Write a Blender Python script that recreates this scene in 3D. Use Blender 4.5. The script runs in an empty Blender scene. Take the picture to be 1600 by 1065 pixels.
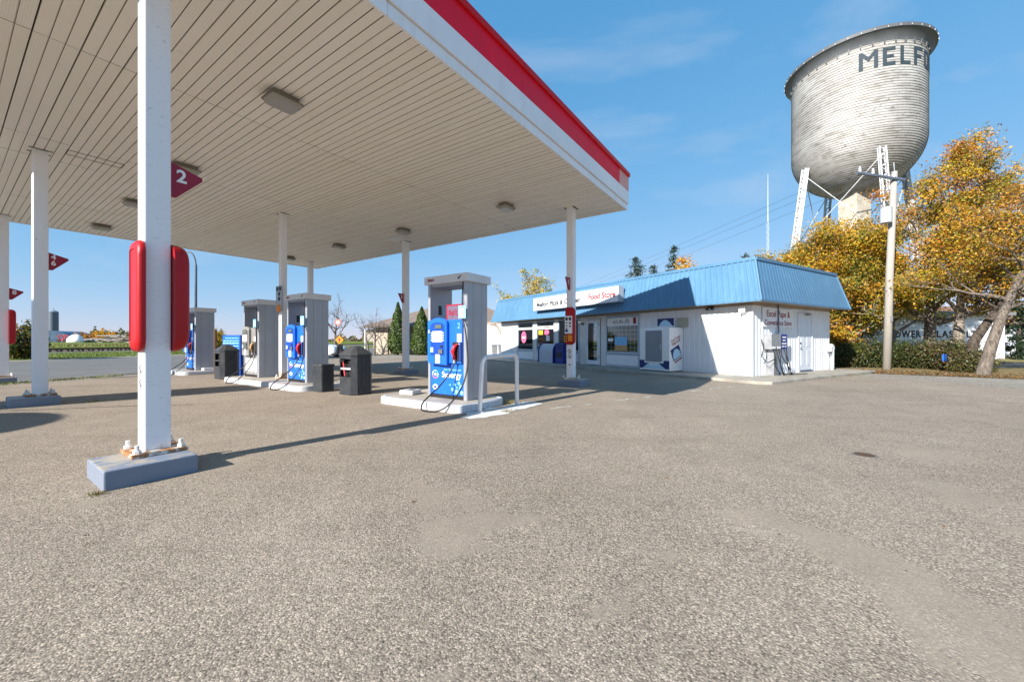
import bpy, bmesh, math, random
import numpy as np
from mathutils import Vector, Matrix

R = math.radians
SC = bpy.context.scene
COL = SC.collection

# ------------------------------------------------------------------ camera, world, sun, exposure
EYE = 1.2
cam_d = bpy.data.cameras.new('camera')
cam_d.sensor_width = 36.0
cam_d.lens = 14.0
cam_d.clip_start = 0.05
cam_d.clip_end = 6000
cam = bpy.data.objects.new('camera', cam_d)
COL.objects.link(cam)
cam.location = (0, 0, EYE)
cam.rotation_euler = (R(90), 0, 0)
SC.camera = cam

SUN_AZ = 43.6            # the light travels towards this azimuth (clockwise from +Y)
SUN_EL = 28.0
world = bpy.data.worlds.new('World')
SC.world = world
world.use_nodes = True
wn, wl = world.node_tree.nodes, world.node_tree.links
wn.clear()
w_out = wn.new('ShaderNodeOutputWorld')
w_bg = wn.new('ShaderNodeBackground')
sky = wn.new('ShaderNodeTexSky')
sky.sky_type = 'NISHITA'
sky.sun_disc = False
sky.sun_elevation = R(SUN_EL)
sky.sun_rotation = R(180 + SUN_AZ)
sky.altitude = 450
sky.air_density = 1.0
sky.dust_density = 0.1
sky.ozone_density = 2.2
w_bg.inputs['Strength'].default_value = 0.080
# faint high cirrus, everywhere in the sky
tc = wn.new('ShaderNodeTexCoord')
mp = wn.new('ShaderNodeMapping')
mp.inputs['Rotation'].default_value = (R(20), R(-28), R(35))
mp.inputs['Scale'].default_value = (1.2, 6.0, 9.0)
nz = wn.new('ShaderNodeTexNoise')
nz.inputs['Scale'].default_value = 1.3
nz.inputs['Detail'].default_value = 7
nz.inputs['Roughness'].default_value = 0.55
cr = wn.new('ShaderNodeValToRGB')
cr.color_ramp.elements[0].position = 0.52
cr.color_ramp.elements[0].color = (0, 0, 0, 1)
cr.color_ramp.elements[1].position = 0.80
cr.color_ramp.elements[1].color = (0.26, 0.26, 0.26, 1)
mx = wn.new('ShaderNodeMixRGB')
mx.blend_type = 'MIX'
mx.inputs['Color2'].default_value = (4.6, 5.0, 5.6, 1)
wl.new(tc.outputs['Generated'], mp.inputs['Vector'])
wl.new(mp.outputs['Vector'], nz.inputs['Vector'])
wl.new(nz.outputs['Fac'], cr.inputs['Fac'])
wl.new(cr.outputs['Color'], mx.inputs['Fac'])
# clear prairie sky: soften the white horizon band and deepen the blue, the same in every direction
spl = wn.new('ShaderNodeSeparateColor'); cmb = wn.new('ShaderNodeCombineColor')
wl.new(sky.outputs['Color'], spl.inputs['Color'])
for ch, (gain, power) in enumerate(((0.885, 0.825), (2.05, 0.42), (3.40, 0.30))):
    pw = wn.new('ShaderNodeMath'); pw.operation = 'POWER'; pw.inputs[1].default_value = power
    ml = wn.new('ShaderNodeMath'); ml.operation = 'MULTIPLY'; ml.inputs[1].default_value = gain
    wl.new(spl.outputs[ch], pw.inputs[0]); wl.new(pw.outputs[0], ml.inputs[0]); wl.new(ml.outputs[0], cmb.inputs[ch])
wl.new(cmb.outputs['Color'], mx.inputs['Color1'])
wl.new(mx.outputs['Color'], w_bg.inputs['Color'])
wl.new(w_bg.outputs['Background'], w_out.inputs['Surface'])

sun_d = bpy.data.lights.new('sun', 'SUN')
sun_d.energy = 5.0
sun_d.angle = R(0.5)
sun_d.color = (1.0, 0.945, 0.86)
sun = bpy.data.objects.new('sun', sun_d)
COL.objects.link(sun)
LDIR = Vector((math.sin(R(SUN_AZ)) * math.cos(R(SUN_EL)), math.cos(R(SUN_AZ)) * math.cos(R(SUN_EL)), -math.sin(R(SUN_EL))))
sun.rotation_euler = LDIR.to_track_quat('-Z', 'Y').to_euler()
sun.location = (-20, -20, 30)

SC.view_settings.view_transform = 'Standard'
SC.view_settings.look = 'None'
SC.view_settings.exposure = 0.95
SC.view_settings.gamma = 1.0
SC.view_settings.use_curve_mapping = False
SC.cycles.max_bounces = 8
SC.cycles.diffuse_bounces = 5
SC.cycles.transparent_max_bounces = 12

# ------------------------------------------------------------------ helpers
def srgb(r, g, b):
    def f(c):
        c /= 255.0
        return c / 12.92 if c <= 0.04045 else ((c + 0.055) / 1.055) ** 2.4
    return (f(r), f(g), f(b), 1.0)

class NT:
    """small wrapper that makes node materials terse"""
    def __init__(self, name):
        self.m = bpy.data.materials.new(name)
        self.m.use_nodes = True
        self.n, self.l = self.m.node_tree.nodes, self.m.node_tree.links
        self.n.clear()
        self.out = self.n.new('ShaderNodeOutputMaterial')
        self.p = self.n.new('ShaderNodeBsdfPrincipled')
        self.l.new(self.p.outputs[0], self.out.inputs['Surface'])
        self._tc = None
    def add(self, t, **kw):
        x = self.n.new(t)
        for k, v in kw.items():
            if k in x.inputs:
                x.inputs[k].default_value = v
            else:
                setattr(x, k, v)
        return x
    def link(self, a, b): self.l.new(a, b)
    @property
    def obj(self):
        # object coordinates, shifted per object so that copies do not share one pattern
        if not self._tc:
            self._tc = self.n.new('ShaderNodeTexCoord')
            oi = self.n.new('ShaderNodeObjectInfo')
            sc_ = self.n.new('ShaderNodeVectorMath'); sc_.operation = 'SCALE'; sc_.inputs[0].default_value = (31.7, 17.3, 23.9)
            self.l.new(oi.outputs['Random'], sc_.inputs['Scale'])
            ad = self.n.new('ShaderNodeVectorMath'); ad.operation = 'ADD'
            self.l.new(self._tc.outputs['Object'], ad.inputs[0]); self.l.new(sc_.outputs[0], ad.inputs[1])
            self._ad = ad
        return self._ad.outputs[0]
    @property
    def raw(self):
        self.obj
        return self._tc.outputs['Object']
    def mapped(self, scale=(1, 1, 1), rot=(0, 0, 0), loc=(0, 0, 0), src=None):
        m = self.add('ShaderNodeMapping', Scale=scale, Rotation=rot, Location=loc)
        self.link(src or self.obj, m.inputs['Vector'])
        return m.outputs['Vector']
    def noise(self, scale, detail=4, rough=0.55, vec=None, dist=0.0):
        x = self.add('ShaderNodeTexNoise', Scale=scale, Detail=detail, Roughness=rough, Distortion=dist)
        self.link(vec or self.obj, x.inputs['Vector'])
        return x.outputs['Fac']
    def ramp(self, fac, *stops):
        x = self.n.new('ShaderNodeValToRGB')
        el = x.color_ramp.elements
        while len(el) < len(stops): el.new(0.5)
        for e, (p, c) in zip(el, stops):
            e.position = p
            e.color = c if len(c) == 4 else (*c, 1)
        self.link(fac, x.inputs['Fac'])
        return x.outputs['Color']
    def mix(self, fac, a, b, mode='MIX'):
        x = self.n.new('ShaderNodeMixRGB')
        x.blend_type = mode
        for s, v in (('Fac', fac), ('Color1', a), ('Color2', b)):
            if isinstance(v, (int, float)): x.inputs[s].default_value = v if s == 'Fac' else (v, v, v, 1)
            elif isinstance(v, (tuple, list)): x.inputs[s].default_value = (*v, 1) if len(v) == 3 else v
            else: self.link(v, x.inputs[s])
        return x.outputs['Color']
    def base(self, c):
        if isinstance(c, (tuple, list)): self.p.inputs['Base Color'].default_value = c if len(c) == 4 else (*c, 1)
        else: self.link(c, self.p.inputs['Base Color'])
        return self
    def set(self, **kw):
        for k, v in kw.items():
            k = k.replace('_', ' ').title().replace('Ior', 'IOR')
            if hasattr(v, 'node'): self.link(v, self.p.inputs[k])
            else: self.p.inputs[k].default_value = v
        return self
    def bump(self, h, strength=0.3, dist=0.01):
        b = self.add('ShaderNodeBump', Strength=strength, Distance=dist)
        self.link(h, b.inputs['Height'])
        self.link(b.outputs['Normal'], self.p.inputs['Normal'])
        return self

def worn(name, c, rough=0.5, dirt=(0.12, 0.10, 0.08), amount=0.25, scale=3.0, var=0.12, spec=0.4, metal=0.0, streak=True):
    """painted or plastic surface with uneven tone, streaks and specks of dirt"""
    t = NT(name)
    c = c[:3]
    n1 = t.noise(scale, 6, 0.6)
    n2 = t.noise(scale * 9, 5, 0.65, t.mapped((1, 1, 0.12 if streak else 1)))
    a = t.mix(t.ramp(n1, (0.3, (0, 0, 0)), (0.7, (1, 1, 1))), tuple(x * (1 - var) for x in c), tuple(min(1, x * (1 + var)) for x in c))
    d = t.ramp(n2, (0.52, (0, 0, 0)), (0.82, (amount, amount, amount)))
    t.base(t.mix(d, a, dirt))
    rr = t.ramp(n1, (0.2, (rough * 0.75,) * 3), (0.8, (min(1, rough * 1.25),) * 3))
    t.set(roughness=rr, metallic=metal, specular_ior_level=spec)
    t.bump(t.noise(scale * 30, 3), 0.06, 0.004)
    return t.m

def plain(name, c, rough=0.5, metal=0.0, spec=0.4, bump=0.0, bscale=60):
    t = NT(name)
    n = t.noise(7.0, 4)
    c = c[:3]
    t.base(t.mix(n, tuple(x * 0.9 for x in c), tuple(min(1, x * 1.1) for x in c)))
    t.set(roughness=rough, metallic=metal, specular_ior_level=spec)
    if bump: t.bump(t.noise(bscale, 4), bump, 0.004)
    return t.m

class MB:
    """collects shapes into one mesh"""
    def __init__(self): self.v, self.f, self.mi, self.cur = [], [], [], 0
    def add(self, vs, fs):
        b = len(self.v)
        self.v += [tuple(p) for p in vs]
        self.f += [tuple(i + b for i in f) for f in fs]
        self.mi += [self.cur] * len(fs)
        return self
    def mat(self, i): self.cur = i; return self
    def box(self, x0, x1, y0, y1, z0, z1):
        vs = [(x0, y0, z0), (x1, y0, z0), (x1, y1, z0), (x0, y1, z0), (x0, y0, z1), (x1, y0, z1), (x1, y1, z1), (x0, y1, z1)]
        return self.add(vs, [(0, 3, 2, 1), (4, 5, 6, 7), (0, 1, 5, 4), (1, 2, 6, 5), (2, 3, 7, 6), (3, 0, 4, 7)])
    def loft(self, rings, cap=True, close=True):
        n = len(rings[0]); vs = [p for r in rings for p in r]; fs = []
        for k in range(len(rings) - 1):
            for i in range(n if close else n - 1):
                j = (i + 1) % n
                fs.append((k * n + i, k * n + j, (k + 1) * n + j, (k + 1) * n + i))
        if cap:
            fs.append(tuple(range(n))[::-1]); fs.append(tuple((len(rings) - 1) * n + i for i in range(n)))
        return self.add(vs, fs)
    def prism(self, poly, a0, a1, axis='z'):
        def P(p, a):
            return {'z': (p[0], p[1], a), 'x': (a, p[0], p[1]), 'y': (p[0], a, p[1])}[axis]
        return self.loft([[P(p, a0) for p in poly], [P(p, a1) for p in poly]])
    def cyl(self, x, y, z0, z1, r0, r1=None, n=16):
        r1 = r0 if r1 is None else r1
        c = [(math.cos(2 * math.pi * i / n), math.sin(2 * math.pi * i / n)) for i in range(n)]
        return self.loft([[(x + r0 * a, y + r0 * b, z0) for a, b in c], [(x + r1 * a, y + r1 * b, z1) for a, b in c]])
    def tube(self, pts, rad, n=8, cap=True):
        pts = [Vector(p) for p in pts]
        rads = rad if isinstance(rad, (list, tuple)) else [rad] * len(pts)
        rings = []; up = None
        for i, p in enumerate(pts):
            d = (pts[min(i + 1, len(pts) - 1)] - pts[max(i - 1, 0)]).normalized()
            if up is None: up = Vector((0, 0, 1)) if abs(d.z) < 0.9 else Vector((1, 0, 0))
            s = d.cross(up)
            if s.length < 1e-5: s = d.cross(Vector((0, 1, 0.1)))
            s.normalize(); up = s.cross(d).normalized()
            rings.append([tuple(p + (s * math.cos(2 * math.pi * k / n) + up * math.sin(2 * math.pi * k / n)) * rads[i]) for k in range(n)])
        return self.loft(rings, cap)
    def lathe(self, prof, x=0, y=0, n=32, cap=False):
        return self.loft([[(x + r * math.cos(2 * math.pi * i / n), y + r * math.sin(2 * math.pi * i / n), z) for i in range(n)] for r, z in prof], cap)
    def mesh(self, name, mats):
        me = bpy.data.meshes.new(name)
        me.from_pydata(self.v, [], self.f)
        for m in (mats if isinstance(mats, (list, tuple)) else [mats]): me.materials.append(m)
        if any(self.mi): me.polygons.foreach_set('material_index', self.mi)
        bm = bmesh.new(); bm.from_mesh(me)
        bmesh.ops.recalc_face_normals(bm, faces=bm.faces)
        bm.to_mesh(me); bm.free()
        return me
    def build(self, name, mats, parent=None, loc=None, rz=None, bevel=0.0, smooth=False, seg=2):
        me = self.mesh(name, mats)
        o = bpy.data.objects.new(name, me)
        COL.objects.link(o)
        if parent: o.parent = parent
        if loc: o.location = loc
        if rz is not None: o.rotation_euler = (0, 0, rz)
        if bevel:
            b = o.modifiers.new('bevel', 'BEVEL'); b.width = bevel; b.segments = seg; b.limit_method = 'ANGLE'; b.angle_limit = R(35)
        if smooth:
            me.polygons.foreach_set('use_smooth', [True] * len(me.polygons))
            if smooth != 'all':
                try: me.set_sharp_from_angle(angle=R(38))
                except Exception: pass
        return o

def obj_from(me, name, parent=None, loc=(0, 0, 0), rz=0.0):
    o = bpy.data.objects.new(name, me); COL.objects.link(o)
    o.parent = parent; o.location = loc; o.rotation_euler = (0, 0, rz)
    return o
def tag(o, label, cat, group=None):
    o['label'] = label; o['category'] = cat
    if group: o['group'] = group
    return o
def kind(o, k): o['kind'] = k; return o
def thing(name, label, cat, loc=(0, 0, 0), rz=0.0, group=None):
    o = bpy.data.objects.new(name, None); COL.objects.link(o)
    o.empty_display_size = 0.2
    o.location = loc; o.rotation_euler = (0, 0, rz)
    return tag(o, label, cat, group)
def basis(o, origin, xd, yd):
    xd, yd = Vector(xd).normalized(), Vector(yd).normalized(); zd = xd.cross(yd)
    m = Matrix((xd, yd, zd)).transposed().to_4x4(); m.translation = Vector(origin)
    o.matrix_local = m
    return o
def text(s, size, mat, parent, origin, xd, yd, bold=0.0, depth=0.003, align='CENTER', xs=1.0, name='lettering', space=1.0, shear=0.0, width=None):
    c = bpy.data.curves.new('t', 'FONT')
    c.body = s; c.size = size; c.align_x = align; c.align_y = 'CENTER'; c.extrude = depth; c.offset = bold; c.space_character = space
    c.resolution_u = 3; c.shear = shear
    t = bpy.data.objects.new('t', c)
    me = bpy.data.meshes.new_from_object(t)
    bpy.data.objects.remove(t); bpy.data.curves.remove(c)
    me.name = name
    me.materials.clear(); me.materials.append(mat)
    if width:
        xx = [v.co.x for v in me.vertices]; xs = width / (max(xx) - min(xx))
    if xs != 1.0: me.transform(Matrix.Diagonal((xs, 1, 1, 1)))
    o = bpy.data.objects.new(name, me); COL.objects.link(o); o.parent = parent
    return basis(o, origin, xd, yd)
def circle(r, n=24, cx=0, cy=0): return [(cx + r * math.cos(2 * math.pi * i / n), cy + r * math.sin(2 * math.pi * i / n)) for i in range(n)]
def rrect(x0, x1, y0, y1, r, n=5):
    """rounded rectangle; r = radii of corners (x0y0, x1y0, x1y1, x0y1)"""
    if not isinstance(r, (tuple, list)): r = (r,) * 4
    out = []
    for (cx, cy, a, q) in ((x0 + r[0], y0 + r[0], 180, r[0]), (x1 - r[1], y0 + r[1], 270, r[1]), (x1 - r[2], y1 - r[2], 0, r[2]), (x0 + r[3], y1 - r[3], 90, r[3])):
        for i in range(n + 1):
            t = R(a + 90 * i / n); out.append((cx + q * math.cos(t), cy + q * math.sin(t)))
    return out

# frames of the place: the forecourt canopy grid (U, V) and the shop
AZ = R(34.76)
U = Vector((math.sin(AZ), math.cos(AZ), 0)); V = Vector((-math.cos(AZ), math.sin(AZ), 0))
C1 = Vector((-3.35, 3.77, 0)); CRZ = math.pi / 2 - AZ
def uv(u, v, z=0.0): return C1 + U * u + V * v + Vector((0, 0, z))
SRZ = R(122.0); SF = Vector((math.cos(SRZ), math.sin(SRZ), 0)); SN = Vector((-math.sin(SRZ), math.cos(SRZ), 0))
SO = Vector((7.596, 12.57, 0))
def st(x, y, z=0.0): return SO + SF * x + SN * y + Vector((0, 0, z))

# ------------------------------------------------------------------ materials
def asphalt(name, light, contrast=1.0, scale=120.0, patch=0.35, warm=(1.06, 0.88, 0.70), gloss=0.95):
    t = NT(name)
    vo = t.add('ShaderNodeTexVoronoi', Scale=scale, feature='F1'); t.link(t.obj, vo.inputs['Vector'])
    sep = t.n.new('ShaderNodeSeparateColor'); t.link(vo.outputs['Color'], sep.inputs['Color'])
    L = lambda k: tuple(min(1, light * k * w) for w in warm)
    stones = t.ramp(sep.outputs[0], (0.0, L(1 - 0.85 * contrast)), (0.12, L(1 - 0.45 * contrast)), (0.45, L(1.0)), (0.8, L(1 + 0.35 * contrast)), (1.0, L(1 + 1.15 * contrast)))
    crev = t.ramp(vo.outputs['Distance'], (0.42, (0, 0, 0)), (0.72, (0.62,) * 3))       # darker in the gaps between the stones
    stones = t.mix(crev, stones, L(0.30))
    vb = t.add('ShaderNodeTexVoronoi', Scale=scale * 0.42, feature='F1'); t.link(t.mapped((1, 1, 1), (0, 0, 0.4), (0.7, 0.1, 0)), vb.inputs['Vector'])
    sb = t.n.new('ShaderNodeSeparateColor'); t.link(vb.outputs['Color'], sb.inputs['Color'])
    inside = t.ramp(vb.outputs['Distance'], (0.30, (0.85,) * 3), (0.36, (0, 0, 0)))
    pale = t.ramp(sb.outputs[0], (0.90, (0, 0, 0)), (0.91, (1, 1, 1))); dark_ = t.ramp(sb.outputs[0], (0.07, (1, 1, 1)), (0.08, (0, 0, 0)))
    stones = t.mix(t.mix(1.0, inside, pale, 'MULTIPLY'), stones, L(2.0))
    stones = t.mix(t.mix(1.0, inside, dark_, 'MULTIPLY'), stones, L(0.22))
    big = t.noise(0.35, 5, 0.6); mid = t.noise(2.2, 5, 0.62); fine = t.noise(260, 2)
    worn_mask = t.ramp(t.noise(0.55, 6, 0.62, t.mapped((1, 1, 1), (0, 0, 0.6), (3.1, 7.7, 0)), 0.6), (0.575, (0, 0, 0)), (0.605, (0.66, 0.66, 0.66)))
    smooth_c = t.mix(fine, L(0.80), L(1.12))
    c = t.mix(worn_mask, stones, smooth_c)
    c = t.mix(patch, c, t.ramp(big, (0.3, L(0.72)), (0.7, L(1.22))), 'MIX')
    c = t.mix(0.5, c, t.ramp(mid, (0.3, (0.42,) * 3), (0.7, (0.6,) * 3)), 'OVERLAY')
    tyre = t.noise(1.0, 3, 0.5, t.mapped((0.25, 2.4, 1), (0, 0, R(38))), 0.5)
    c = t.mix(t.ramp(tyre, (0.56, (0, 0, 0)), (0.72, (0.16,) * 3)), c, L(0.62))
    drip = t.noise(3.2, 5, 0.7)
    c = t.mix(t.ramp(drip, (0.68, (0, 0, 0)), (0.76, (0.45,) * 3)), c, L(0.5))
    # oil spots and rust dots
    v2 = t.add('ShaderNodeTexVoronoi', Scale=0.9, feature='F1', Randomness=1.0); t.link(t.obj, v2.inputs['Vector'])
    spot = t.ramp(v2.outputs['Distance'], (0.010, (0.7,) * 3), (0.045, (0, 0, 0)))
    c = t.mix(spot, c, L(0.45))
    v3 = t.add('ShaderNodeTexVoronoi', Scale=9.0, feature='F1'); t.link(t.mapped((1, 1, 1), (0, 0, 0.3), (0.3, 0.2, 0)), v3.inputs['Vector'])
    pebble = t.ramp(v3.outputs['Distance'], (0.05, (0.8,) * 3), (0.075, (0, 0, 0)))
    s3 = t.n.new('ShaderNodeSeparateColor'); t.link(v3.outputs['Color'], s3.inputs['Color'])
    few = t.ramp(s3.outputs[1], (0.72, (0, 0, 0)), (0.74, (1, 1, 1)))
    c = t.mix(t.mix(1.0, pebble, few, 'MULTIPLY'), c, L(0.2))
    t.base(c)
    t.set(roughness=gloss, specular_ior_level=0.06)
    h = t.mix(worn_mask, vo.outputs['Distance'], (0.35, 0.35, 0.35))
    inv = t.add('ShaderNodeInvert'); t.link(h, inv.inputs['Color'])
    t.bump(inv.outputs['Color'], 0.42 * contrast, 0.005)
    return t.m

M = {}
M['lot'] = asphalt('lot_asphalt', 0.288, 1.1)
M['street'] = asphalt('street_asphalt', 0.19, 0.5, warm=(1.0, 0.97, 0.93))
M['road2'] = asphalt('side_road_asphalt', 0.13, 0.5, warm=(1.0, 0.98, 0.95))
M['gravel'] = asphalt('gravel', 0.30, 0.9, scale=35, warm=(1.0, 0.90, 0.76))

def concrete(name, c, stain=0.35):
    t = NT(name)
    n = t.noise(2.5, 7, 0.62); n2 = t.noise(38, 4)
    a = t.mix(t.ramp(n, (0.3, (0, 0, 0)), (0.72, (1, 1, 1))), tuple(x * (1 - stain) for x in c), tuple(min(1, x * 1.18) for x in c))
    t.base(t.mix(0.35, a, t.ramp(n2, (0.3, (0.35,) * 3), (0.7, (0.65,) * 3)), 'OVERLAY'))
    t.set(roughness=0.85, specular_ior_level=0.2)
    t.bump(t.noise(70, 5), 0.35, 0.005)
    return t.m
M['concrete'] = concrete('concrete', (0.42, 0.38, 0.33))
M['old_concrete'] = concrete('weathered_concrete', (0.36, 0.33, 0.28))
M['white_conc'] = concrete('whitewashed_concrete', (0.66, 0.65, 0.63), 0.22)
def pad_paint():
    t = NT('blue_grey_pad_paint')
    n1 = t.noise(5, 6, 0.68); n2 = t.noise(2.0, 5, 0.6)
    c = t.mix(n2, (0.165, 0.195, 0.255), (0.235, 0.27, 0.335))
    ge = t.n.new('ShaderNodeNewGeometry'); sx = t.n.new('ShaderNodeSeparateXYZ'); t.link(ge.outputs['True Normal'], sx.inputs[0])
    up_ = t.ramp(sx.outputs[2], (0.6, (0.0,) * 3), (0.9, (1, 1, 1)))
    foot = t.mix(1.0, t.ramp(n1, (0.44, (0, 0, 0)), (0.54, (0.85,) * 3)), up_, 'MULTIPLY')      # paint walked off the top
    c = t.mix(foot, c, (0.40, 0.345, 0.27))
    c = t.mix(t.ramp(t.noise(16, 5, 0.7), (0.64, (0, 0, 0)), (0.68, (0.8,) * 3)), c, (0.10, 0.09, 0.085))
    t.base(c); t.set(roughness=0.6, specular_ior_level=0.3); t.bump(t.noise(34, 5), 0.35, 0.006)
    return t.m
M['grey_paint'] = pad_paint()
M['island_white'] = worn('island_white_paint', (0.56, 0.58, 0.62), 0.5, (0.25, 0.22, 0.18), 0.65, 3.5, 0.12)

def column_paint():
    t = NT('column_white_paint')
    geo = t.raw
    sp = t.noise(26, 4, 0.7)
    specks = t.ramp(sp, (0.665, (0, 0, 0)), (0.70, (1, 1, 1)))
    area = t.ramp(t.noise(1.6, 3), (0.44, (0, 0, 0)), (0.54, (1, 1, 1)))
    c = t.mix(t.noise(2.2, 5), (0.79, 0.80, 0.84), (0.86, 0.86, 0.88))
    c = t.mix(t.mix(1.0, specks, area, 'MULTIPLY'), c, (0.20, 0.10, 0.06))
    scr = t.noise(40, 4, 0.6, t.mapped((0.4, 0.4, 2.5)))
    c = t.mix(t.ramp(scr, (0.60, (0, 0, 0)), (0.72, (0.45,) * 3)), c, (0.42, 0.39, 0.38))
    sx = t.n.new('ShaderNodeSeparateXYZ'); t.link(geo, sx.inputs[0])
    zz = t.add('ShaderNodeMath', operation='MULTIPLY_ADD'); t.link(t.noise(9, 4), zz.inputs[0]); zz.inputs[1].default_value = 0.16; t.link(sx.outputs[2], zz.inputs[2])
    low = t.ramp(zz.outputs[0], (0.25, (0.75,) * 3), (0.285, (0, 0, 0)))
    c = t.mix(low, c, (0.42, 0.19, 0.07))
    t.base(c); t.set(roughness=0.38, specular_ior_level=0.45)
    t.bump(t.noise(45, 3), 0.08, 0.003)
    return t.m
M['column'] = column_paint()
def rusty_plate():
    t = NT('rusty_base_plate_paint')
    n = t.noise(7, 6, 0.66)
    c = t.mix(t.ramp(n, (0.42, (0, 0, 0)), (0.52, (1, 1, 1))), (0.72, 0.68, 0.62), t.mix(t.noise(30, 4), (0.45, 0.20, 0.06), (0.20, 0.09, 0.04)))
    t.base(c); t.set(roughness=0.75); t.bump(t.noise(60, 5), 0.3, 0.004)
    return t.m
M['plate'] = rusty_plate()
M['bolt'] = worn('bolt_white_paint', (0.68, 0.66, 0.62), 0.6, (0.35, 0.2, 0.1), 0.6, 20, 0.1)

def soffit_mat():
    t = NT('beige_perforated_soffit')
    n = t.noise(1.2, 5, 0.6); wn_ = t.add('ShaderNodeObjectInfo')
    c = t.mix(n, (0.84, 0.775, 0.67), (0.91, 0.855, 0.765))
    c = t.mix(0.5, c, t.ramp(wn_.outputs['Random'], (0.0, (0.45,) * 3), (1.0, (0.55,) * 3)), 'OVERLAY')
    v = t.add('ShaderNodeTexVoronoi', Scale=42.0, feature='F1', Randomness=0.0); t.link(t.obj, v.inputs['Vector'])
    hole = t.ramp(v.outputs['Distance'], (0.12, (0.45,) * 3), (0.22, (0, 0, 0)))
    c = t.mix(hole, c, (0.34, 0.28, 0.21))
    c = t.mix(t.ramp(t.noise(6, 6, 0.7), (0.60, (0, 0, 0)), (0.8, (0.35,) * 3)), c, (0.38, 0.30, 0.22))
    t.base(c); t.set(roughness=0.55, specular_ior_level=0.3)
    return t.m
M['soffit'] = soffit_mat()
M['soffit_joint'] = plain('soffit_joint_shade', (0.16, 0.125, 0.09), 0.9)  # dark colour stands in for the shadow in the panel grooves
M['soffit_gap'] = plain('soffit_dark_gap', (0.06, 0.045, 0.03), 0.9)
M['fascia_white'] = worn('fascia_white', (0.85, 0.86, 0.89), 0.35, (0.45, 0.38, 0.30), 0.25, 1.2, 0.05)
M['fascia_red'] = worn('fascia_red', (0.82, 0.012, 0.042), 0.45, (0.45, 0.02, 0.06), 0.3, 1.0, 0.10, spec=0.15)
M['fascia_trim'] = worn('fascia_trim_red', (0.62, 0.010, 0.016), 0.4, (0.3, 0.01, 0.02), 0.3, 1.0, 0.08, spec=0.15)
M['fascia_pink'] = worn('fascia_faded_pink', (0.74, 0.32, 0.28), 0.45, (0.7, 0.5, 0.42), 0.5, 8.0, 0.12)
M['roof_dark'] = plain('roof_membrane', (0.12, 0.12, 0.12), 0.9)
M['red_plastic'] = worn('red_plastic', (0.40, 0.005, 0.010), 0.40, (0.3, 0.01, 0.01), 0.2, 2.0, 0.08, spec=0.35)
M['sign_red'] = worn('sign_dark_red', (0.30, 0.010, 0.035), 0.4, (0.1, 0.01, 0.02), 0.25, 6.0, 0.08)
M['white'] = plain('white_paint', (0.80, 0.80, 0.80), 0.45)
M['print_white'] = plain('printed_white', (0.82, 0.82, 0.82), 0.55)
M['black'] = plain('black', (0.015, 0.015, 0.017), 0.5)
M['print_black'] = plain('printed_black', (0.03, 0.03, 0.04), 0.6)
M['print_red'] = plain('printed_red', (0.27, 0.012, 0.022), 0.6)
M['print_blue'] = plain('printed_blue', (0.02, 0.06, 0.30), 0.6)
M['print_navy'] = plain('printed_navy', (0.02, 0.03, 0.14), 0.6)
M['print_ice'] = plain('printed_ice_blue', (0.45, 0.66, 0.80), 0.6)
M['print_pink'] = plain('printed_pink', (0.72, 0.12, 0.25), 0.6)
M['print_yellow'] = plain('printed_yellow', (0.75, 0.48, 0.03), 0.6)
M['print_orange'] = plain('printed_orange', (0.80, 0.26, 0.02), 0.6)
M['print_tan'] = plain('printed_tan', (0.50, 0.30, 0.13), 0.6)
M['print_sky'] = plain('printed_light_blue', (0.22, 0.50, 0.78), 0.6)
M['hoop'] = worn('hoop_white_paint', (0.72, 0.73, 0.75), 0.4, (0.4, 0.33, 0.27), 0.35, 6.0, 0.08)
M['steel'] = worn('pump_silver_steel', (0.36, 0.38, 0.42), 0.36, (0.25, 0.24, 0.22), 0.22, 2.0, 0.08, metal=0.35)
M['steel_in'] = worn('pump_inner_grey', (0.36, 0.40, 0.44), 0.5, (0.2, 0.2, 0.2), 0.2, 2.0, 0.08)
M['cap_white'] = worn('pump_cap_white', (0.66, 0.66, 0.68), 0.4, (0.4, 0.36, 0.3), 0.25, 3.0, 0.06)
M['pump_blue'] = worn('pump_blue_plastic', (0.012, 0.13, 0.60), 0.32, (0.02, 0.08, 0.3), 0.2, 3.0, 0.08, spec=0.5)
M['pump_blue_d'] = worn('pump_deep_blue', (0.010, 0.06, 0.36), 0.35, (0.01, 0.03, 0.1), 0.2, 3.0, 0.08)
M['pump_grey'] = worn('pump_grey_plastic', (0.24, 0.235, 0.23), 0.4, (0.2, 0.19, 0.18), 0.25, 3.0, 0.10)
M['pump_grey_d'] = worn('pump_dark_grey', (0.10, 0.10, 0.10), 0.45, (0.2, 0.19, 0.18), 0.2, 3.0, 0.1)
M['rubber'] = plain('hose_rubber', (0.012, 0.012, 0.013), 0.45)
M['nozzle_red'] = plain('nozzle_red', (0.62, 0.02, 0.03), 0.35)
M['screen'] = plain('lcd_screen', (0.10, 0.13, 0.10), 0.15)
M['bin'] = worn('bin_charcoal_plastic', (0.030, 0.034, 0.040), 0.42, (0.20, 0.20, 0.20), 0.40, 5.0, 0.2, spec=0.5)
M['bin_lid'] = worn('bin_lid_plastic', (0.045, 0.048, 0.052), 0.38, (0.2, 0.2, 0.2), 0.3, 5.0, 0.2, spec=0.5)
M['siding'] = worn('shop_white_siding', (0.76, 0.78, 0.81), 0.45, (0.40, 0.37, 0.32), 0.35, 1.4, 0.05)
M['siding_old'] = worn('shop_weathered_siding', (0.66, 0.66, 0.64), 0.5, (0.36, 0.30, 0.24), 0.5, 1.8, 0.08)
M['shop_trim'] = worn('shop_grey_blue_trim', (0.44, 0.52, 0.58), 0.5, (0.2, 0.2, 0.2), 0.25, 3.0, 0.08)
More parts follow.
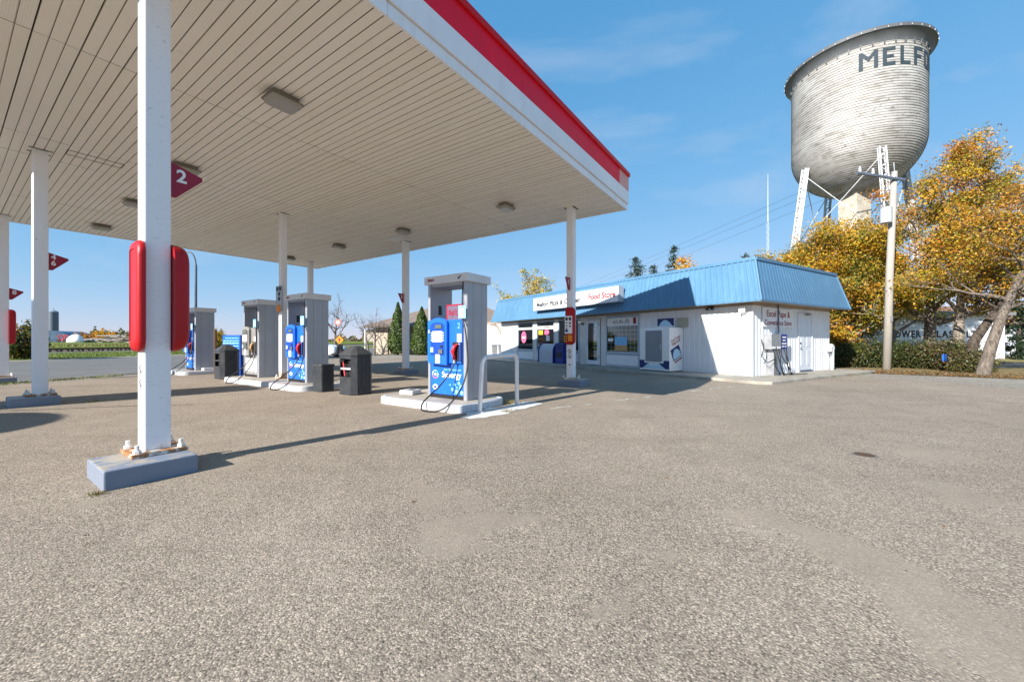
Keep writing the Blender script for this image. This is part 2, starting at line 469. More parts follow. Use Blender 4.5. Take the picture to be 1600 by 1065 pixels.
M['eave'] = worn('eave_soffit_brown', (0.36, 0.29, 0.22), 0.7, (0.15, 0.12, 0.09), 0.5, 2.0, 0.15)
M['roof_blue'] = worn('roof_blue_metal', (0.085, 0.205, 0.345), 0.45, (0.22, 0.42, 0.55), 0.35, 0.8, 0.07, spec=0.5)
M['door_white'] = worn('door_white', (0.70, 0.74, 0.80), 0.4, (0.3, 0.3, 0.3), 0.2, 2.0, 0.05)
M['door_grey'] = worn('freezer_grey_door', (0.22, 0.24, 0.27), 0.5, (0.1, 0.1, 0.1), 0.3, 2.0, 0.1)
M['bin_blue'] = worn('deep_blue_paint', (0.015, 0.035, 0.24), 0.4, (0.02, 0.02, 0.08), 0.3, 4.0, 0.1)
M['cabinet_lid'] = worn('cabinet_pale_grey', (0.42, 0.46, 0.52), 0.45, (0.25, 0.25, 0.25), 0.25, 3.0, 0.08)
M['galv'] = worn('galvanised_steel', (0.42, 0.43, 0.45), 0.4, (0.2, 0.19, 0.17), 0.3, 6.0, 0.12, metal=0.6)
M['dark_steel'] = worn('dark_steel', (0.10, 0.13, 0.18), 0.5, (0.15, 0.1, 0.06), 0.4, 4.0, 0.15)
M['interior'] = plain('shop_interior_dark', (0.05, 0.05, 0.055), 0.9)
M['shelf'] = plain('shop_interior_goods', (0.16, 0.12, 0.10), 0.8)

def glass():
    t = NT('window_glass')
    t.n.remove(t.p)
    gl = t.add('ShaderNodeBsdfGlossy', Roughness=0.015); gl.inputs['Color'].default_value = (0.9, 0.95, 1, 1)
    tr = t.add('ShaderNodeBsdfTransparent'); tr.inputs['Color'].default_value = (0.80, 0.86, 0.86, 1)
    fr = t.add('ShaderNodeFresnel', IOR=1.38)
    mx_ = t.n.new('ShaderNodeMixShader')
    t.link(fr.outputs[0], mx_.inputs[0]); t.link(tr.outputs[0], mx_.inputs[1]); t.link(gl.outputs[0], mx_.inputs[2])
    t.link(mx_.outputs[0], t.out.inputs['Surface'])
    return t.m
M['glass'] = glass()
def lens():
    t = NT('lamp_lens'); t.base((0.34, 0.32, 0.29)); t.set(roughness=0.25, specular_ior_level=0.5)
    t.bump(t.noise(60, 2), 0.3, 0.004); return t.m
M['lens'] = lens()
M['lamp_body'] = worn('lamp_housing', (0.20, 0.18, 0.15), 0.5, (0.1, 0.08, 0.06), 0.5, 9.0, 0.15)

def tank_mat():
    t = NT('tank_silver_cladding')
    n = t.noise(0.22, 6, 0.62); n2 = t.noise(0.8, 6, 0.66, t.mapped((1, 1, 3.5))); n3 = t.noise(2.6, 5, 0.7, t.mapped((1, 1, 2.2)))
    c = t.mix(t.ramp(n, (0.35, (0, 0, 0)), (0.65, (1, 1, 1))), (0.30, 0.29, 0.278), (0.41, 0.405, 0.395))
    c = t.mix(t.ramp(n2, (0.50, (0, 0, 0)), (0.64, (0.75,) * 3)), c, (0.19, 0.175, 0.155))
    c = t.mix(t.ramp(n3, (0.585, (0, 0, 0)), (0.65, (0.75,) * 3)), c, (0.12, 0.11, 0.10))
    br = t.add('ShaderNodeTexNoise', Scale=1.0, Detail=2.0, Roughness=0.5); t.link(t.mapped((0.5, 0.5, 4.3)), br.inputs['Vector'])
    c = t.mix(0.45, c, t.ramp(br.outputs['Fac'], (0.3, (0.38,) * 3), (0.7, (0.62,) * 3)), 'OVERLAY')
    t.base(c); t.set(roughness=0.6, metallic=0.1, specular_ior_level=0.3)
    return t.m
M['tank'] = tank_mat()
M['tank_rim'] = worn('tank_rim_grey', (0.105, 0.115, 0.13), 0.6, (0.10, 0.08, 0.07), 0.5, 1.5, 0.15)
M['tower_steel'] = worn('tower_leg_steel', (0.46, 0.48, 0.50), 0.5, (0.25, 0.2, 0.16), 0.35, 2.0, 0.08)
M['tank_letters'] = worn('tank_lettering_paint', (0.028, 0.045, 0.062), 0.7, (0.2, 0.2, 0.2), 0.3, 1.5, 0.15)

def wood_pole():
    t = NT('weathered_pole_wood')
    n = t.noise(6, 6, 0.65, t.mapped((5, 5, 0.35)))
    t.base(t.mix(n, (0.25, 0.225, 0.195), (0.45, 0.42, 0.38))); t.set(roughness=0.85); t.bump(n, 0.5, 0.01)
    return t.m
M['pole'] = wood_pole()
def bark(name, a, b):
    t = NT(name)
    n = t.noise(9, 7, 0.7, t.mapped((1.6, 1.6, 0.4)), 0.8)
    t.base(t.mix(t.ramp(n, (0.35, (0, 0, 0)), (0.65, (1, 1, 1))), a, b)); t.set(roughness=0.95, specular_ior_level=0.1); t.bump(n, 0.9, 0.03)
    return t.m
M['bark'] = bark('grey_bark', (0.10, 0.085, 0.07), (0.36, 0.31, 0.26))
M['bark_d'] = bark('dark_bark', (0.035, 0.028, 0.024), (0.13, 0.105, 0.085))
M['bark_m'] = bark('brown_grey_bark', (0.055, 0.045, 0.038), (0.24, 0.20, 0.165))
M['twig'] = bark('twig_bark', (0.10, 0.085, 0.075), (0.22, 0.185, 0.165))

def leafmat(name, trans=0.35):
    t = NT(name); t.n.remove(t.p)
    a = t.add('ShaderNodeAttribute', attribute_name='Col')
    d = t.n.new('ShaderNodeBsdfDiffuse'); tr = t.n.new('ShaderNodeBsdfTranslucent'); g = t.add('ShaderNodeBsdfGlossy', Roughness=0.45)
    g.inputs['Color'].default_value = (0.5, 0.5, 0.5, 1)
    m1 = t.n.new('ShaderNodeMixShader'); m1.inputs[0].default_value = trans
    m2 = t.n.new('ShaderNodeMixShader'); m2.inputs[0].default_value = 0.05
    t.link(a.outputs['Color'], d.inputs['Color']); t.link(a.outputs['Color'], tr.inputs['Color'])
    t.link(d.outputs[0], m1.inputs[1]); t.link(tr.outputs[0], m1.inputs[2])
    t.link(m1.outputs[0], m2.inputs[1]); t.link(g.outputs[0], m2.inputs[2])
    t.link(m2.outputs[0], t.out.inputs['Surface'])
    return t.m
M['leaf'] = leafmat('leaf')

def ground_mat():
    t = NT('prairie_ground')
    n = t.noise(0.06, 6, 0.6); n2 = t.noise(0.9, 6, 0.65); n3 = t.noise(14, 4, 0.7)
    c = t.mix(t.ramp(n, (0.4, (0, 0, 0)), (0.6, (1, 1, 1))), (0.155, 0.165, 0.045), (0.27, 0.215, 0.095))
    c = t.mix(t.ramp(n2, (0.42, (0, 0, 0)), (0.68, (0.8,) * 3)), c, (0.30, 0.245, 0.12))
    c = t.mix(0.6, c, t.ramp(n3, (0.25, (0.3,) * 3), (0.75, (0.68,) * 3)), 'OVERLAY')
    t.base(c); t.set(roughness=1.0, specular_ior_level=0.05); t.bump(n3, 0.8, 0.06)
    return t.m
M['ground'] = ground_mat()
def lawn_mat(name, a, b):
    t = NT(name)
    n2 = t.noise(0.7, 6, 0.65); n3 = t.noise(18, 4, 0.7)
    c = t.mix(t.ramp(n2, (0.38, (0, 0, 0)), (0.66, (1, 1, 1))), a, b)
    c = t.mix(0.6, c, t.ramp(n3, (0.25, (0.3,) * 3), (0.75, (0.68,) * 3)), 'OVERLAY')
    t.base(c); t.set(roughness=1.0, specular_ior_level=0.05); t.bump(n3, 0.8, 0.05)
    return t.m
M['lawn'] = lawn_mat('green_verge', (0.11, 0.18, 0.030), (0.20, 0.20, 0.06))
M['dry_lawn'] = lawn_mat('leaf_strewn_verge', (0.27, 0.20, 0.105), (0.20, 0.165, 0.08))
M['ballast'] = asphalt('rail_ballast', 0.20, 0.9, scale=14, warm=(1, 0.95, 0.9))
M['rust_steel'] = plain('rail_rusty_steel', (0.14, 0.08, 0.05), 0.6, 0.5)

# ------------------------------------------------------------------ ground, lot, streets
def sheet(name, pts, z, mat, k='structure'):
    m = MB(); m.add([(x, y, z) for x, y in pts], [tuple(range(len(pts)))])
    return kind(m.build(name, mat), k)
def street_x(Y, near=True):
    return (-14.6 + 0.134 * (Y - 11.4)) if near else (-29.0 + 0.134 * (Y - 24.9))
sheet('ground', [(-3000, -3000), (3000, -3000), (3000, 3000), (-3000, 3000)], -0.045, M['ground'])
sheet('street', [(street_x(-60, False), -60), (street_x(-60), -60), (street_x(300), 300), (street_x(300, False), 300)], -0.020, M['street'])
sheet('gravel_yard', [(street_x(-40) + 0.4, -40), (19, -40), (18.5, 6), (16.4, 12.3), (12.6, 15.6), (16, 24), (6, 34), (2, 40), (-4, 47), (street_x(47) + 0.4, 47)], -0.012, M['gravel'])
sheet('forecourt', [(street_x(-30) + 0.9, -30), (14.2, -30), (13.1, 8), (12.6, 11.6), (11.5, 13.6), (9.5, 15), (6, 25), (1, 29.2), (street_x(28.6) + 0.9, 28.6)], 0.0, M['lot'])
sheet('side_road', [(19.5, 21.0), (90, 33), (90, 28), (20.5, 17.6)], -0.016, M['road2'])
sheet('leafy_verge', [(12.7, 15.7), (16.5, 12.3), (18.6, 6), (60, -2), (60, 25), (20.5, 17.6), (19.2, 21.3), (26, 40), (8, 30)], -0.006, M['dry_lawn'])
# the verge, the railway and the field across the street
def strip(name, off0, off1, z0, z1, mat, y0=-40, y1=220, k='structure'):
    m = MB()
    m.add([(street_x(y0, False) - off0, y0, z0), (street_x(y1, False) - off0, y1, z0), (street_x(y1, False) - off1, y1, z1), (street_x(y0, False) - off1, y0, z1)], [(0, 1, 2, 3)])
    return kind(m.build(name, mat), k)
strip('street_shoulder', 0.0, 1.1, -0.016, 0.02, M['gravel'])
strip('green_verge', 1.1, 17.0, 0.02, 0.06, M['lawn'])
strip('rail_ballast', 17.0, 22.5, 0.06, 0.22, M['ballast'])
strip('embankment', 22.5, 40.0, 0.22, 0.95, M['lawn'])
strip('field', 40.0, 900.0, 0.95, 0.9, M['ground'], -600, 1500)
rl = thing('railway_track', 'rusty railway track on grey ballast beyond the green verge', 'railway')
for off in (19.1, 20.55):
    m = MB()
    a, b = Vector((street_x(-30, False) - off, -30, 0.30)), Vector((street_x(180, False) - off, 180, 0.30))
    d = (b - a).normalized(); n = Vector((-d.y, d.x, 0)) * 0.04
    m.loft([[tuple(p - n), tuple(p + n), tuple(p + n + Vector((0, 0, 0.16))), tuple(p - n + Vector((0, 0, 0.16)))] for p in (a, b)])
    m.build('rail', M['rust_steel'], rl)
tie = MB().box(-1.25, 1.25, -0.12, 0.12, 0.13, 0.30).mesh('tie', M['bark_d'])
for i in range(70):
    y = 8 + i * 0.9
    obj_from(tie, 'tie', rl, (street_x(y, False) - 19.85, y, 0), -0.133)

# shop walk: raised concrete slab round the shop front and side
m = MB()
m.prism([(-1.15, -6.6), (-1.15, 1.25), (-0.85, 1.48), (15.9, 1.48), (15.9, 0.02), (0.02, 0.02), (0.02, -6.6)], -0.02, 0.085)
walk = kind(m.build('pavement', M['old_concrete'], loc=SO, rz=SRZ, bevel=0.02), 'structure')
# whitewashed concrete patches round the hoop guard
def blob(name, cx, cy, rx, ry, z, mat, seed, k='structure', n=22, rz=0.0):
    rg = random.Random(seed); pts = []
    for i in range(n):
        a = 2 * math.pi * i / n; q = rg.uniform(0.78, 1.12)
        x, y = rx * q * math.cos(a), ry * q * math.sin(a)
        pts.append((cx + x * math.cos(rz) - y * math.sin(rz), cy + x * math.sin(rz) + y * math.cos(rz)))
    return sheet(name, pts, z, mat, k)
p = uv(4.1, -0.78); blob('concrete_patch', p.x, p.y, 0.62, 0.30, 0.004, M['white_conc'], 3, rz=CRZ)
p = uv(4.95, -0.86); blob('concrete_patch', p.x, p.y, 0.55, 0.26, 0.008, M['white_conc'], 5, rz=CRZ)

def crack(pts, w, seed, mat):
    rg = random.Random(seed); P_ = [Vector((x, y, 0)) for x, y in pts]; line = []
    for a, b in zip(P_[:-1], P_[1:]):
        n = max(2, int((b - a).length / 0.12)); d = (b - a).normalized(); q = Vector((-d.y, d.x, 0))
        for i in range(n): line.append((a.lerp(b, i / n) + q * rg.gauss(0, 0.018), q))
    m_ = MB(); lo, hi = [], []
    for p_, q in line:
        k = w * rg.uniform(0.25, 1.0); lo.append((p_.x - q.x * k, p_.y - q.y * k, 0.0035)); hi.append((p_.x + q.x * k, p_.y + q.y * k, 0.0035))
    m_.loft([lo, hi], cap=False, close=False)
    return kind(m_.build('asphalt_crack', mat), 'structure')
TAR = plain('crack_dirt', (0.055, 0.045, 0.035), 0.95)
crack([(-9.6, 6.75), (-8.26, 6.94), (-7.0, 7.35), (-5.9, 7.55)], 0.020, 1, TAR)
crack([(-13.2, 10.2), (-11.0, 10.75), (-8.6, 11.0), (-6.4, 11.6)], 0.016, 2, TAR)
OLDP = plain('worn_line_paint', (0.44, 0.42, 0.38), 0.9)
for k_ in range(9):
    a_ = Vector((0.62, 7.0, 0)).lerp(Vector((7.0, 11.3, 0)), (k_ + 0.05) / 9); b_ = Vector((0.62, 7.0, 0)).lerp(Vector((7.0, 11.3, 0)), (k_ + 0.4 + 0.5 * random.Random(k_).random()) / 9)
    crack([(a_.x, a_.y), (b_.x, b_.y)], 0.035, 30 + k_, OLDP).name = 'worn_paint_line'
# ------------------------------------------------------------------ canopy
can = thing('fuel_canopy', 'large red and white fuel station canopy with beige slatted soffit', 'canopy', C1, CRZ)
U0, U1, V0, V1, ZS = -0.95, 9.65, -1.2, 14.55, 4.85
SEAM = [V0, 2.41, 6.13, 7.31, 11.05, V1]
NPL = 27; PW = (U1 - U0) / NPL
def plank_mesh(length):
    g, w = 0.008, PW
    prof = [(g, 0.03), (g, 0.0)]
    for k in (1, 2):
        c = w * k / 3
        prof += [(c - 0.006, 0.0), (c - 0.0035, 0.014), (c + 0.0035, 0.014), (c + 0.006, 0.0)]
    prof += [(w - g, 0.0), (w - g, 0.03)]
    m = MB()
    m.loft([[(x, 0.004, z) for x, z in prof], [(x, length - 0.004, z) for x, z in prof]], cap=False, close=False)
    m.mi = [1 if i in (3, 4, 5, 7, 8, 9) and (i in (4, 8)) else 0 for i in range(len(m.f))]
    return m.mesh('soffit_panel', [M['soffit'], M['soffit_joint']])
for k in range(5):
    me = plank_mesh(SEAM[k + 1] - SEAM[k])
    for i in range(NPL):
        obj_from(me, 'soffit_panel', can, (U0 + i * PW, SEAM[k], ZS + random.Random(k * 40 + i).uniform(-0.0015, 0.0015)))
MB().box(U0, U1, V0, V1, ZS + 0.035, ZS + 0.06).build('soffit_backing', M['soffit_gap'], can)
MB().box(U0 - 0.01, U1 + 0.01, V0 - 0.01, V1 + 0.01, 5.45, 5.52).build('roof_deck', M['roof_dark'], can)
# pale replacement patch and access hatch outline in the soffit
MB().box(7.95, 8.42, 6.42, 6.98, ZS - 0.008, ZS - 0.003).build('patch_panel', M['white'], can)
m = MB()
for (a, b, c, d) in ((0.22, 1.02, 6.40, 6.415), (0.22, 1.02, 6.68, 6.695), (0.22, 0.235, 6.415, 6.68), (1.005, 1.02, 6.415, 6.68)):
    m.box(a, b, c, d, ZS - 0.006, ZS - 0.002)
m.build('hatch_frame', M['soffit_gap'], can)
# fascia: white band with a lip, red band above, red top trim; in panels
def fascia(side):
    # local run coordinate r along the edge, outward normal
    if side in ('-v', '+v'): r0, r1 = U0 - 0.07, U1 + 0.07
    else: r0, r1 = V0, V1
    L = r1 - r0; n = max(1, round(L / 2.65))
    def place(m_, a, b, o0, o1, z0, z1):
        if side == '-v': m_.box(a, b, V0 - o1, V0 - o0, z0, z1)
        elif side == '+v': m_.box(a, b, V1 + o0, V1 + o1, z0, z1)
        elif side == '-u': m_.box(U0 - o1, U0 - o0, a, b, z0, z1)
        else: m_.box(U1 + o0, U1 + o1, a, b, z0, z1)
    for i in range(n):
        a, b = r0 + L * i / n + 0.003, r0 + L * (i + 1) / n - 0.003
        m_ = MB(); place(m_, a, b, 0.0, 0.07, 4.985, 5.32); m_.build('fascia_panel', M['fascia_white'], can)
        m_ = MB(); place(m_, a, b, 0.0, 0.035, ZS - 0.03, 4.972); m_.build('fascia_lip', M['fascia_white'], can)
        last = side == '-v' and i == n - 1
        e = b - 0.72 if last else b
        m_ = MB(); place(m_, a, e, 0.0, 0.068, 5.322, 5.72); m_.build('fascia_panel', M['fascia_red'], can)
        if last:
            m_ = MB(); place(m_, e + 0.003, b, 0.0, 0.068, 5.322, 5.72); m_.build('fascia_panel', M['fascia_pink'], can)['label'] = 'sun-bleached pink end panel of the red fascia'
        m_ = MB(); place(m_, a - 0.003, b + 0.003, 0.0, 0.115, 5.722, 5.83); m_.build('fascia_trim', M['fascia_trim'], can, bevel=0.012)
for s_ in ('-v', '+v', '-u', '+u'): fascia(s_)
# canopy lamps
def lamp_meshes():
    a = MB().prism(rrect(-0.19, 0.19, -0.13, 0.13, 0.04), -0.085, 0.0)
    b = MB(); b.loft([[(x * k, y * k, z) for x, y in rrect(-0.225, 0.225, -0.165, 0.165, 0.05)] for k, z in ((1.0, -0.085), (1.0, -0.10), (0.93, -0.135), (0.80, -0.155))])
    c = MB().prism(rrect(-0.24, 0.24, -0.18, 0.18, 0.05), -0.090, -0.080)
    return a.mesh('housing', M['lamp_body']), b.mesh('lens', M['lens']), c.mesh('rim', M['lamp_body'])
LM = lamp_meshes()
row = {1.75: 'the street side', 7.47: 'the shop side'}
ordn = ['nearest', 'second', 'third', 'farthest']
for u_ in (1.75, 7.47):
    for i, v_ in enumerate((1.3, 5.42, 9.08, 12.85)):
        side = 'near row above the number two column' if u_ < 4 else 'far row towards the shop'
        t = thing('canopy_lamp', f'square soffit lamp, {ordn[i]} in the {side}', 'lamp', uv(u_, v_, ZS - 0.002), CRZ, 'lamps under the canopy')
        for me, nm in zip(LM, ('housing', 'lens', 'rim')): obj_from(me, nm, t)

# ------------------------------------------------------------------ columns
def column(u_, v_, label, size=0.2, pad=True, pad_off=(0.0, 0.0), z0=0.0):
    t = thing('canopy_column', label, 'column', uv(u_, v_, z0), CRZ, 'white columns that carry the canopy')
    h = size / 2; top = ZS + 0.03 - z0
    zb = 0.158 if pad else 0.0
    if pad:
        a, b = pad_off
        m_ = MB(); m_.box(-0.31 + a, 0.31 + a, -0.31 + b, 0.31 + b, -0.03, 0.158)
        p_ = m_.build('concrete_pad', M['grey_paint'], t, bevel=0.012)
    k = 0.2 if pad else 0.15
    MB().box(-k, k, -k, k, zb + 0.001, zb + 0.035).build('base_plate', M['plate'], t, bevel=0.004)
    m_ = MB(); m_.prism(rrect(-h, h, -h, h, 0.018, 3), zb + 0.035, top); m_.build('post', M['column'], t, smooth=True)
    bm_ = MB().cyl(0, 0, 0, 0.03, 0.030, n=6).cyl(0, 0, 0.03, 0.075, 0.017, n=10).mesh('bolt', M['bolt'])
    for sx in (-1, 1):
        for sy in (-1, 1): obj_from(bm_, 'bolt', t, (sx * k * 0.78, sy * k * 0.78, zb + 0.035), sx * 0.4)
    MB().box(-h - 0.05, h + 0.05, -h - 0.05, -h - 0.005, top - 0.034, top - 0.028).box(-h - 0.05, h + 0.05, h + 0.005, h + 0.05, top - 0.034, top - 0.028).build('soffit_collar', M['soffit_gap'], t)
    return t
GRP = dict(pad_off=(-0.09, -0.13))
GNEAR = dict(pad_off=(-0.11, -0.145))
c_near = column(-0.019, 0.027, 'nearest white canopy column, rust stained at its foot, with red guards', **GNEAR)
c_shop = column(8.77, 0.02, 'white canopy column in front of the shop sign, notices in a red holder', **GRP)
c_left = column(-0.07, 6.93, 'white canopy column with the four and six sign, rust at its foot', **GRP)
c_edge = column(-0.11, 13.81, 'white canopy column at the left edge beside the eight sign', **GRP)
c_mid = column(8.65, 6.7, 'white canopy column standing just left of the nearest pump in shade', **GRP)
c_back = column(8.65, 13.3, 'farthest white canopy column behind the second blue pump', **GRP)
c_isl = column(4.47, 7.05, 'thin white column between two pumps with a grey notice board', size=0.165, pad=False, z0=0.13)

# red holders on columns
def guard(u_, v_, label, face, zoff=0.0, notice=False):
    # face: +1 on the +u face, -1 on the -u face of a column; outline rounded on the -v side
    t = thing('red_column_guard', label, 'column guard', uv(u_ + face * 0.1, v_, 1.10 + zoff), CRZ, 'red rounded holders on the columns')
    def ring(k, x):
        q = [(y * k[0], 0.51 + (z - 0.51) * k[1]) for y, z in rrect(-0.185, 0.10, 0.0, 1.02, (0.13, 0.03, 0.03, 0.13), 7)]
        return [(x, y, z) for y, z in q]
    f = face; dk = 0.72 if (face < 0 and not notice) else (1.0 if face < 0 else 1.45)
    m_ = MB(); m_.loft([ring((1, 1), f * 0.003), ring((1, 1), f * 0.030 * dk), ring((0.99, 0.985), f * 0.050 * dk), ring((0.96, 0.955), f * 0.068 * dk), ring((0.90, 0.905), f * 0.080 * dk), ring((0.80, 0.84), f * 0.086 * dk), ring((0.78, 0.83), f * 0.076 * dk)])
    m_.build('shell', M['red_plastic'], t, smooth=True)
    if notice:
        x = -0.087
        MB().box(x - 0.004, x + 0.02, -0.12, 0.10, 0.30, 0.78).build('notice_panel', M['print_white'], t)
        m2 = MB()
        for (a, b, c, d) in ((-0.09, -0.02, 0.66, 0.74), (0.01, 0.08, 0.66, 0.74), (-0.08, -0.03, 0.56, 0.61), (0.02, 0.07, 0.58, 0.61), (0.02, 0.07, 0.50, 0.53), (-0.08, -0.03, 0.48, 0.52), (0.02, 0.06, 0.43, 0.46)):
            m2.box(x - 0.007, x - 0.004, a, b, c, d)
        m2.build('printed_notice', M['print_black'], t)
        MB().prism([(x_ + 0.045, z_ + 0.38) for x_, z_ in circle(0.045, 14)], x - 0.007, x - 0.0035, 'x').build('printed_symbol', M['print_blue'], t)
        MB().box(x - 0.006, x - 0.002, -0.125, 0.0, 0.09, 0.26).build('orange_sticker', M['print_orange'], t)
        m3 = MB()
        for i in range(3):
            for j in range(2): m3.box(x - 0.006, x - 0.002, 0.03 + j * 0.06, 0.06 + j * 0.06, 0.08 + i * 0.065, 0.11 + i * 0.065)
        m3.build('printed_symbol', M['print_yellow'], t)
    return t
guard(-0.019, 0.027, 'glossy red holder on the street-side face of the nearest column', -1)
guard(-0.019, 0.027, 'glossy red holder on the pump-side face of the nearest column', +1)
guard(8.77, 0.02, 'red holder with notices and orange sticker on the column before the shop', -1, notice=True)
guard(-0.11, 13.81, 'red holder on the column at the left edge of the view', +1)
# prohibition roundels and letters on columns
def roundels(parent, x, y, zs, r=0.05, xd=(0, -1, 0)):
    for z in zs:
        m_ = MB()
        yd = Vector((0, 0, 1)); X = Vector(xd)
        nrm = X.cross(yd)
        ring_o, ring_i = circle(r, 20), circle(r * 0.80, 20)
        P = lambda p: tuple(Vector((x, y, z)) + X * p[0] + yd * p[1] + nrm * 0.0015)
        vs = [P(p) for p in ring_o] + [P(p) for p in ring_i]
        m_.add(vs, [(i, (i + 1) % 20, 20 + (i + 1) % 20, 20 + i) for i in range(20)])
        m_.add([P((-r * .62, r * .5)), P((-r * .5, r * .62)), P((r * .62, -r * .5)), P((r * .5, -r * .62))], [(0, 1, 2, 3)])
        m_.add([P((-r * .2, -r * .5)), P((r * .25, -r * .5)), P((r * .25, r * .3)), P((-r * .2, r * .3))], [(0, 1, 2, 3)])
        m_.build('printed_roundel', M['print_black'], parent)
roundels(c_near, -0.1005, 0.0, (0.93, 0.80), 0.045)
roundels(c_shop, -0.1005, 0.0, (0.92, 0.78), 0.06)
MB().prism([(y_, z_ + 0.55) for y_, z_ in circle(0.022, 12)], -0.103, -0.0995, 'x').build('plug', M['black'], c_shop)

# triangular pump number flags
def flag(u_, v_, s, label, nums, z_top, f):
    t = thing('pump_number_sign', label, 'sign', uv(u_ + f * 0.1, v_, z_top), CRZ, 'dark red triangular pump number signs')
    L, H = 0.27, 0.34
    tri = [(0.004 * f, 0.0), (0.004 * f, -H), (f * 0.06, -H), (f * L, -0.12), (f * L, -0.085)] if f > 0 else [(-0.004, 0.0), (-0.004, -H), (-0.07, -H), (-L * 0.95, 0.0)]
    m_ = MB(); m_.prism(tri, -0.014, 0.014, 'y'); m_.build('plate', M['sign_red'], t, bevel=0.003)
    for i, c in enumerate(nums):
        zz = -0.13 if len(nums) == 1 else -0.085 - 0.12 * i
        text(c, 0.17 if len(nums) == 1 else 0.13, M['print_white'], t, (f * (0.10 if len(nums) == 1 else 0.07), -0.017, zz), (1, 0, 0), (0, 0, 1), bold=0.004, depth=0.001)
    return t
flag(-0.019, 0.027, 1, 'dark red triangular sign with the number two on the nearest column', ['2'], 2.94, 1)
flag(-0.07, 6.93, 1, 'dark red triangular sign with the numbers four and six', ['4', '6'], 2.92, 1)
flag(-0.11, 13.81, 1, 'dark red triangular sign with the number eight at far left', ['8'], 2.75, 1)
flag(8.77, 0.02, 1, 'dark red number sign on the column before the shop', ['1'], 2.93, -1)
flag(8.65, 6.7, 1, 'small dark red number sign on the column left of the nearest pump', ['3'], 2.93, -1)
# notice board on the island column
t = thing('notice_board', 'narrow grey notice board with orange sticker on the thin island column', 'notice', uv(4.47 - 0.085, 7.05, 2.05), CRZ)
MB().box(-0.03, 0.0, -0.17, 0.17, 0.0, 0.72).build('board', M['steel'], t, bevel=0.005)
m = MB()
for i, (a, b, c, d) in enumerate(((-0.14, -0.02, 0.58, 0.69), (0.03, 0.14, 0.58, 0.69), (-0.08, 0.02, 0.44, 0.54), (-0.08, 0.02, 0.30, 0.40))): m.box(-0.034, -0.031, a, b, c, d)
m.build('printed_notice', M['print_black'], t)
MB().prism([(y_ * 1.0, z_ + 0.08) for y_, z_ in circle(0.12, 16)], -0.036, -0.031, 'x').build('orange_sticker', M['print_orange'], t)

# ------------------------------------------------------------------ pump islands
def island(u0, u1, v0, v1, label):
    t = thing('pump_island', label, 'kerb island', uv(u0, v0, 0), CRZ, 'white painted pump islands')
    L, W = u1 - u0, v1 - v0
    MB().prism(rrect(0.04, L - 0.04, 0.04, W - 0.04, 0.22), -0.02, 0.126).build('slab', M['concrete'], t)
    n = 24
    outer = rrect(0, L, 0, W, 0.25, 6); inner = rrect(0.075, L - 0.075, 0.075, W - 0.075, 0.19, 6)
    m_ = MB(); k = len(outer)
    vs = [(x, y, -0.02) for x, y in outer] + [(x, y, 0.115) for x, y in outer] + [(x + (a - x) * 0.2, y + (b - y) * 0.2, 0.13) for (x, y), (a, b) in zip(outer, inner)] + [(x, y, 0.131) for x, y in inner] + [(x, y, 0.05) for x, y in inner]
    fs = []
    for r_ in range(4):
        for i in range(k):
            j = (i + 1) % k; fs.append((r_ * k + i, r_ * k + j, (r_ + 1) * k + j, (r_ + 1) * k + i))
    m_.add(vs, fs); m_.build('kerb', M['island_white'], t, smooth=True)
    return t
island(3.68, 5.02, -0.5, 1.72, 'white kerbed island under the nearest blue pump')
island(3.62, 5.02, 4.5, 6.18, 'white kerbed island under the second blue pump')
island(3.62, 5.02, 6.3, 8.95, 'white kerbed island under the grey pump and thin column')
island(3.62, 5.02, 12.35, 14.2, 'white kerbed island under the farthest pump')

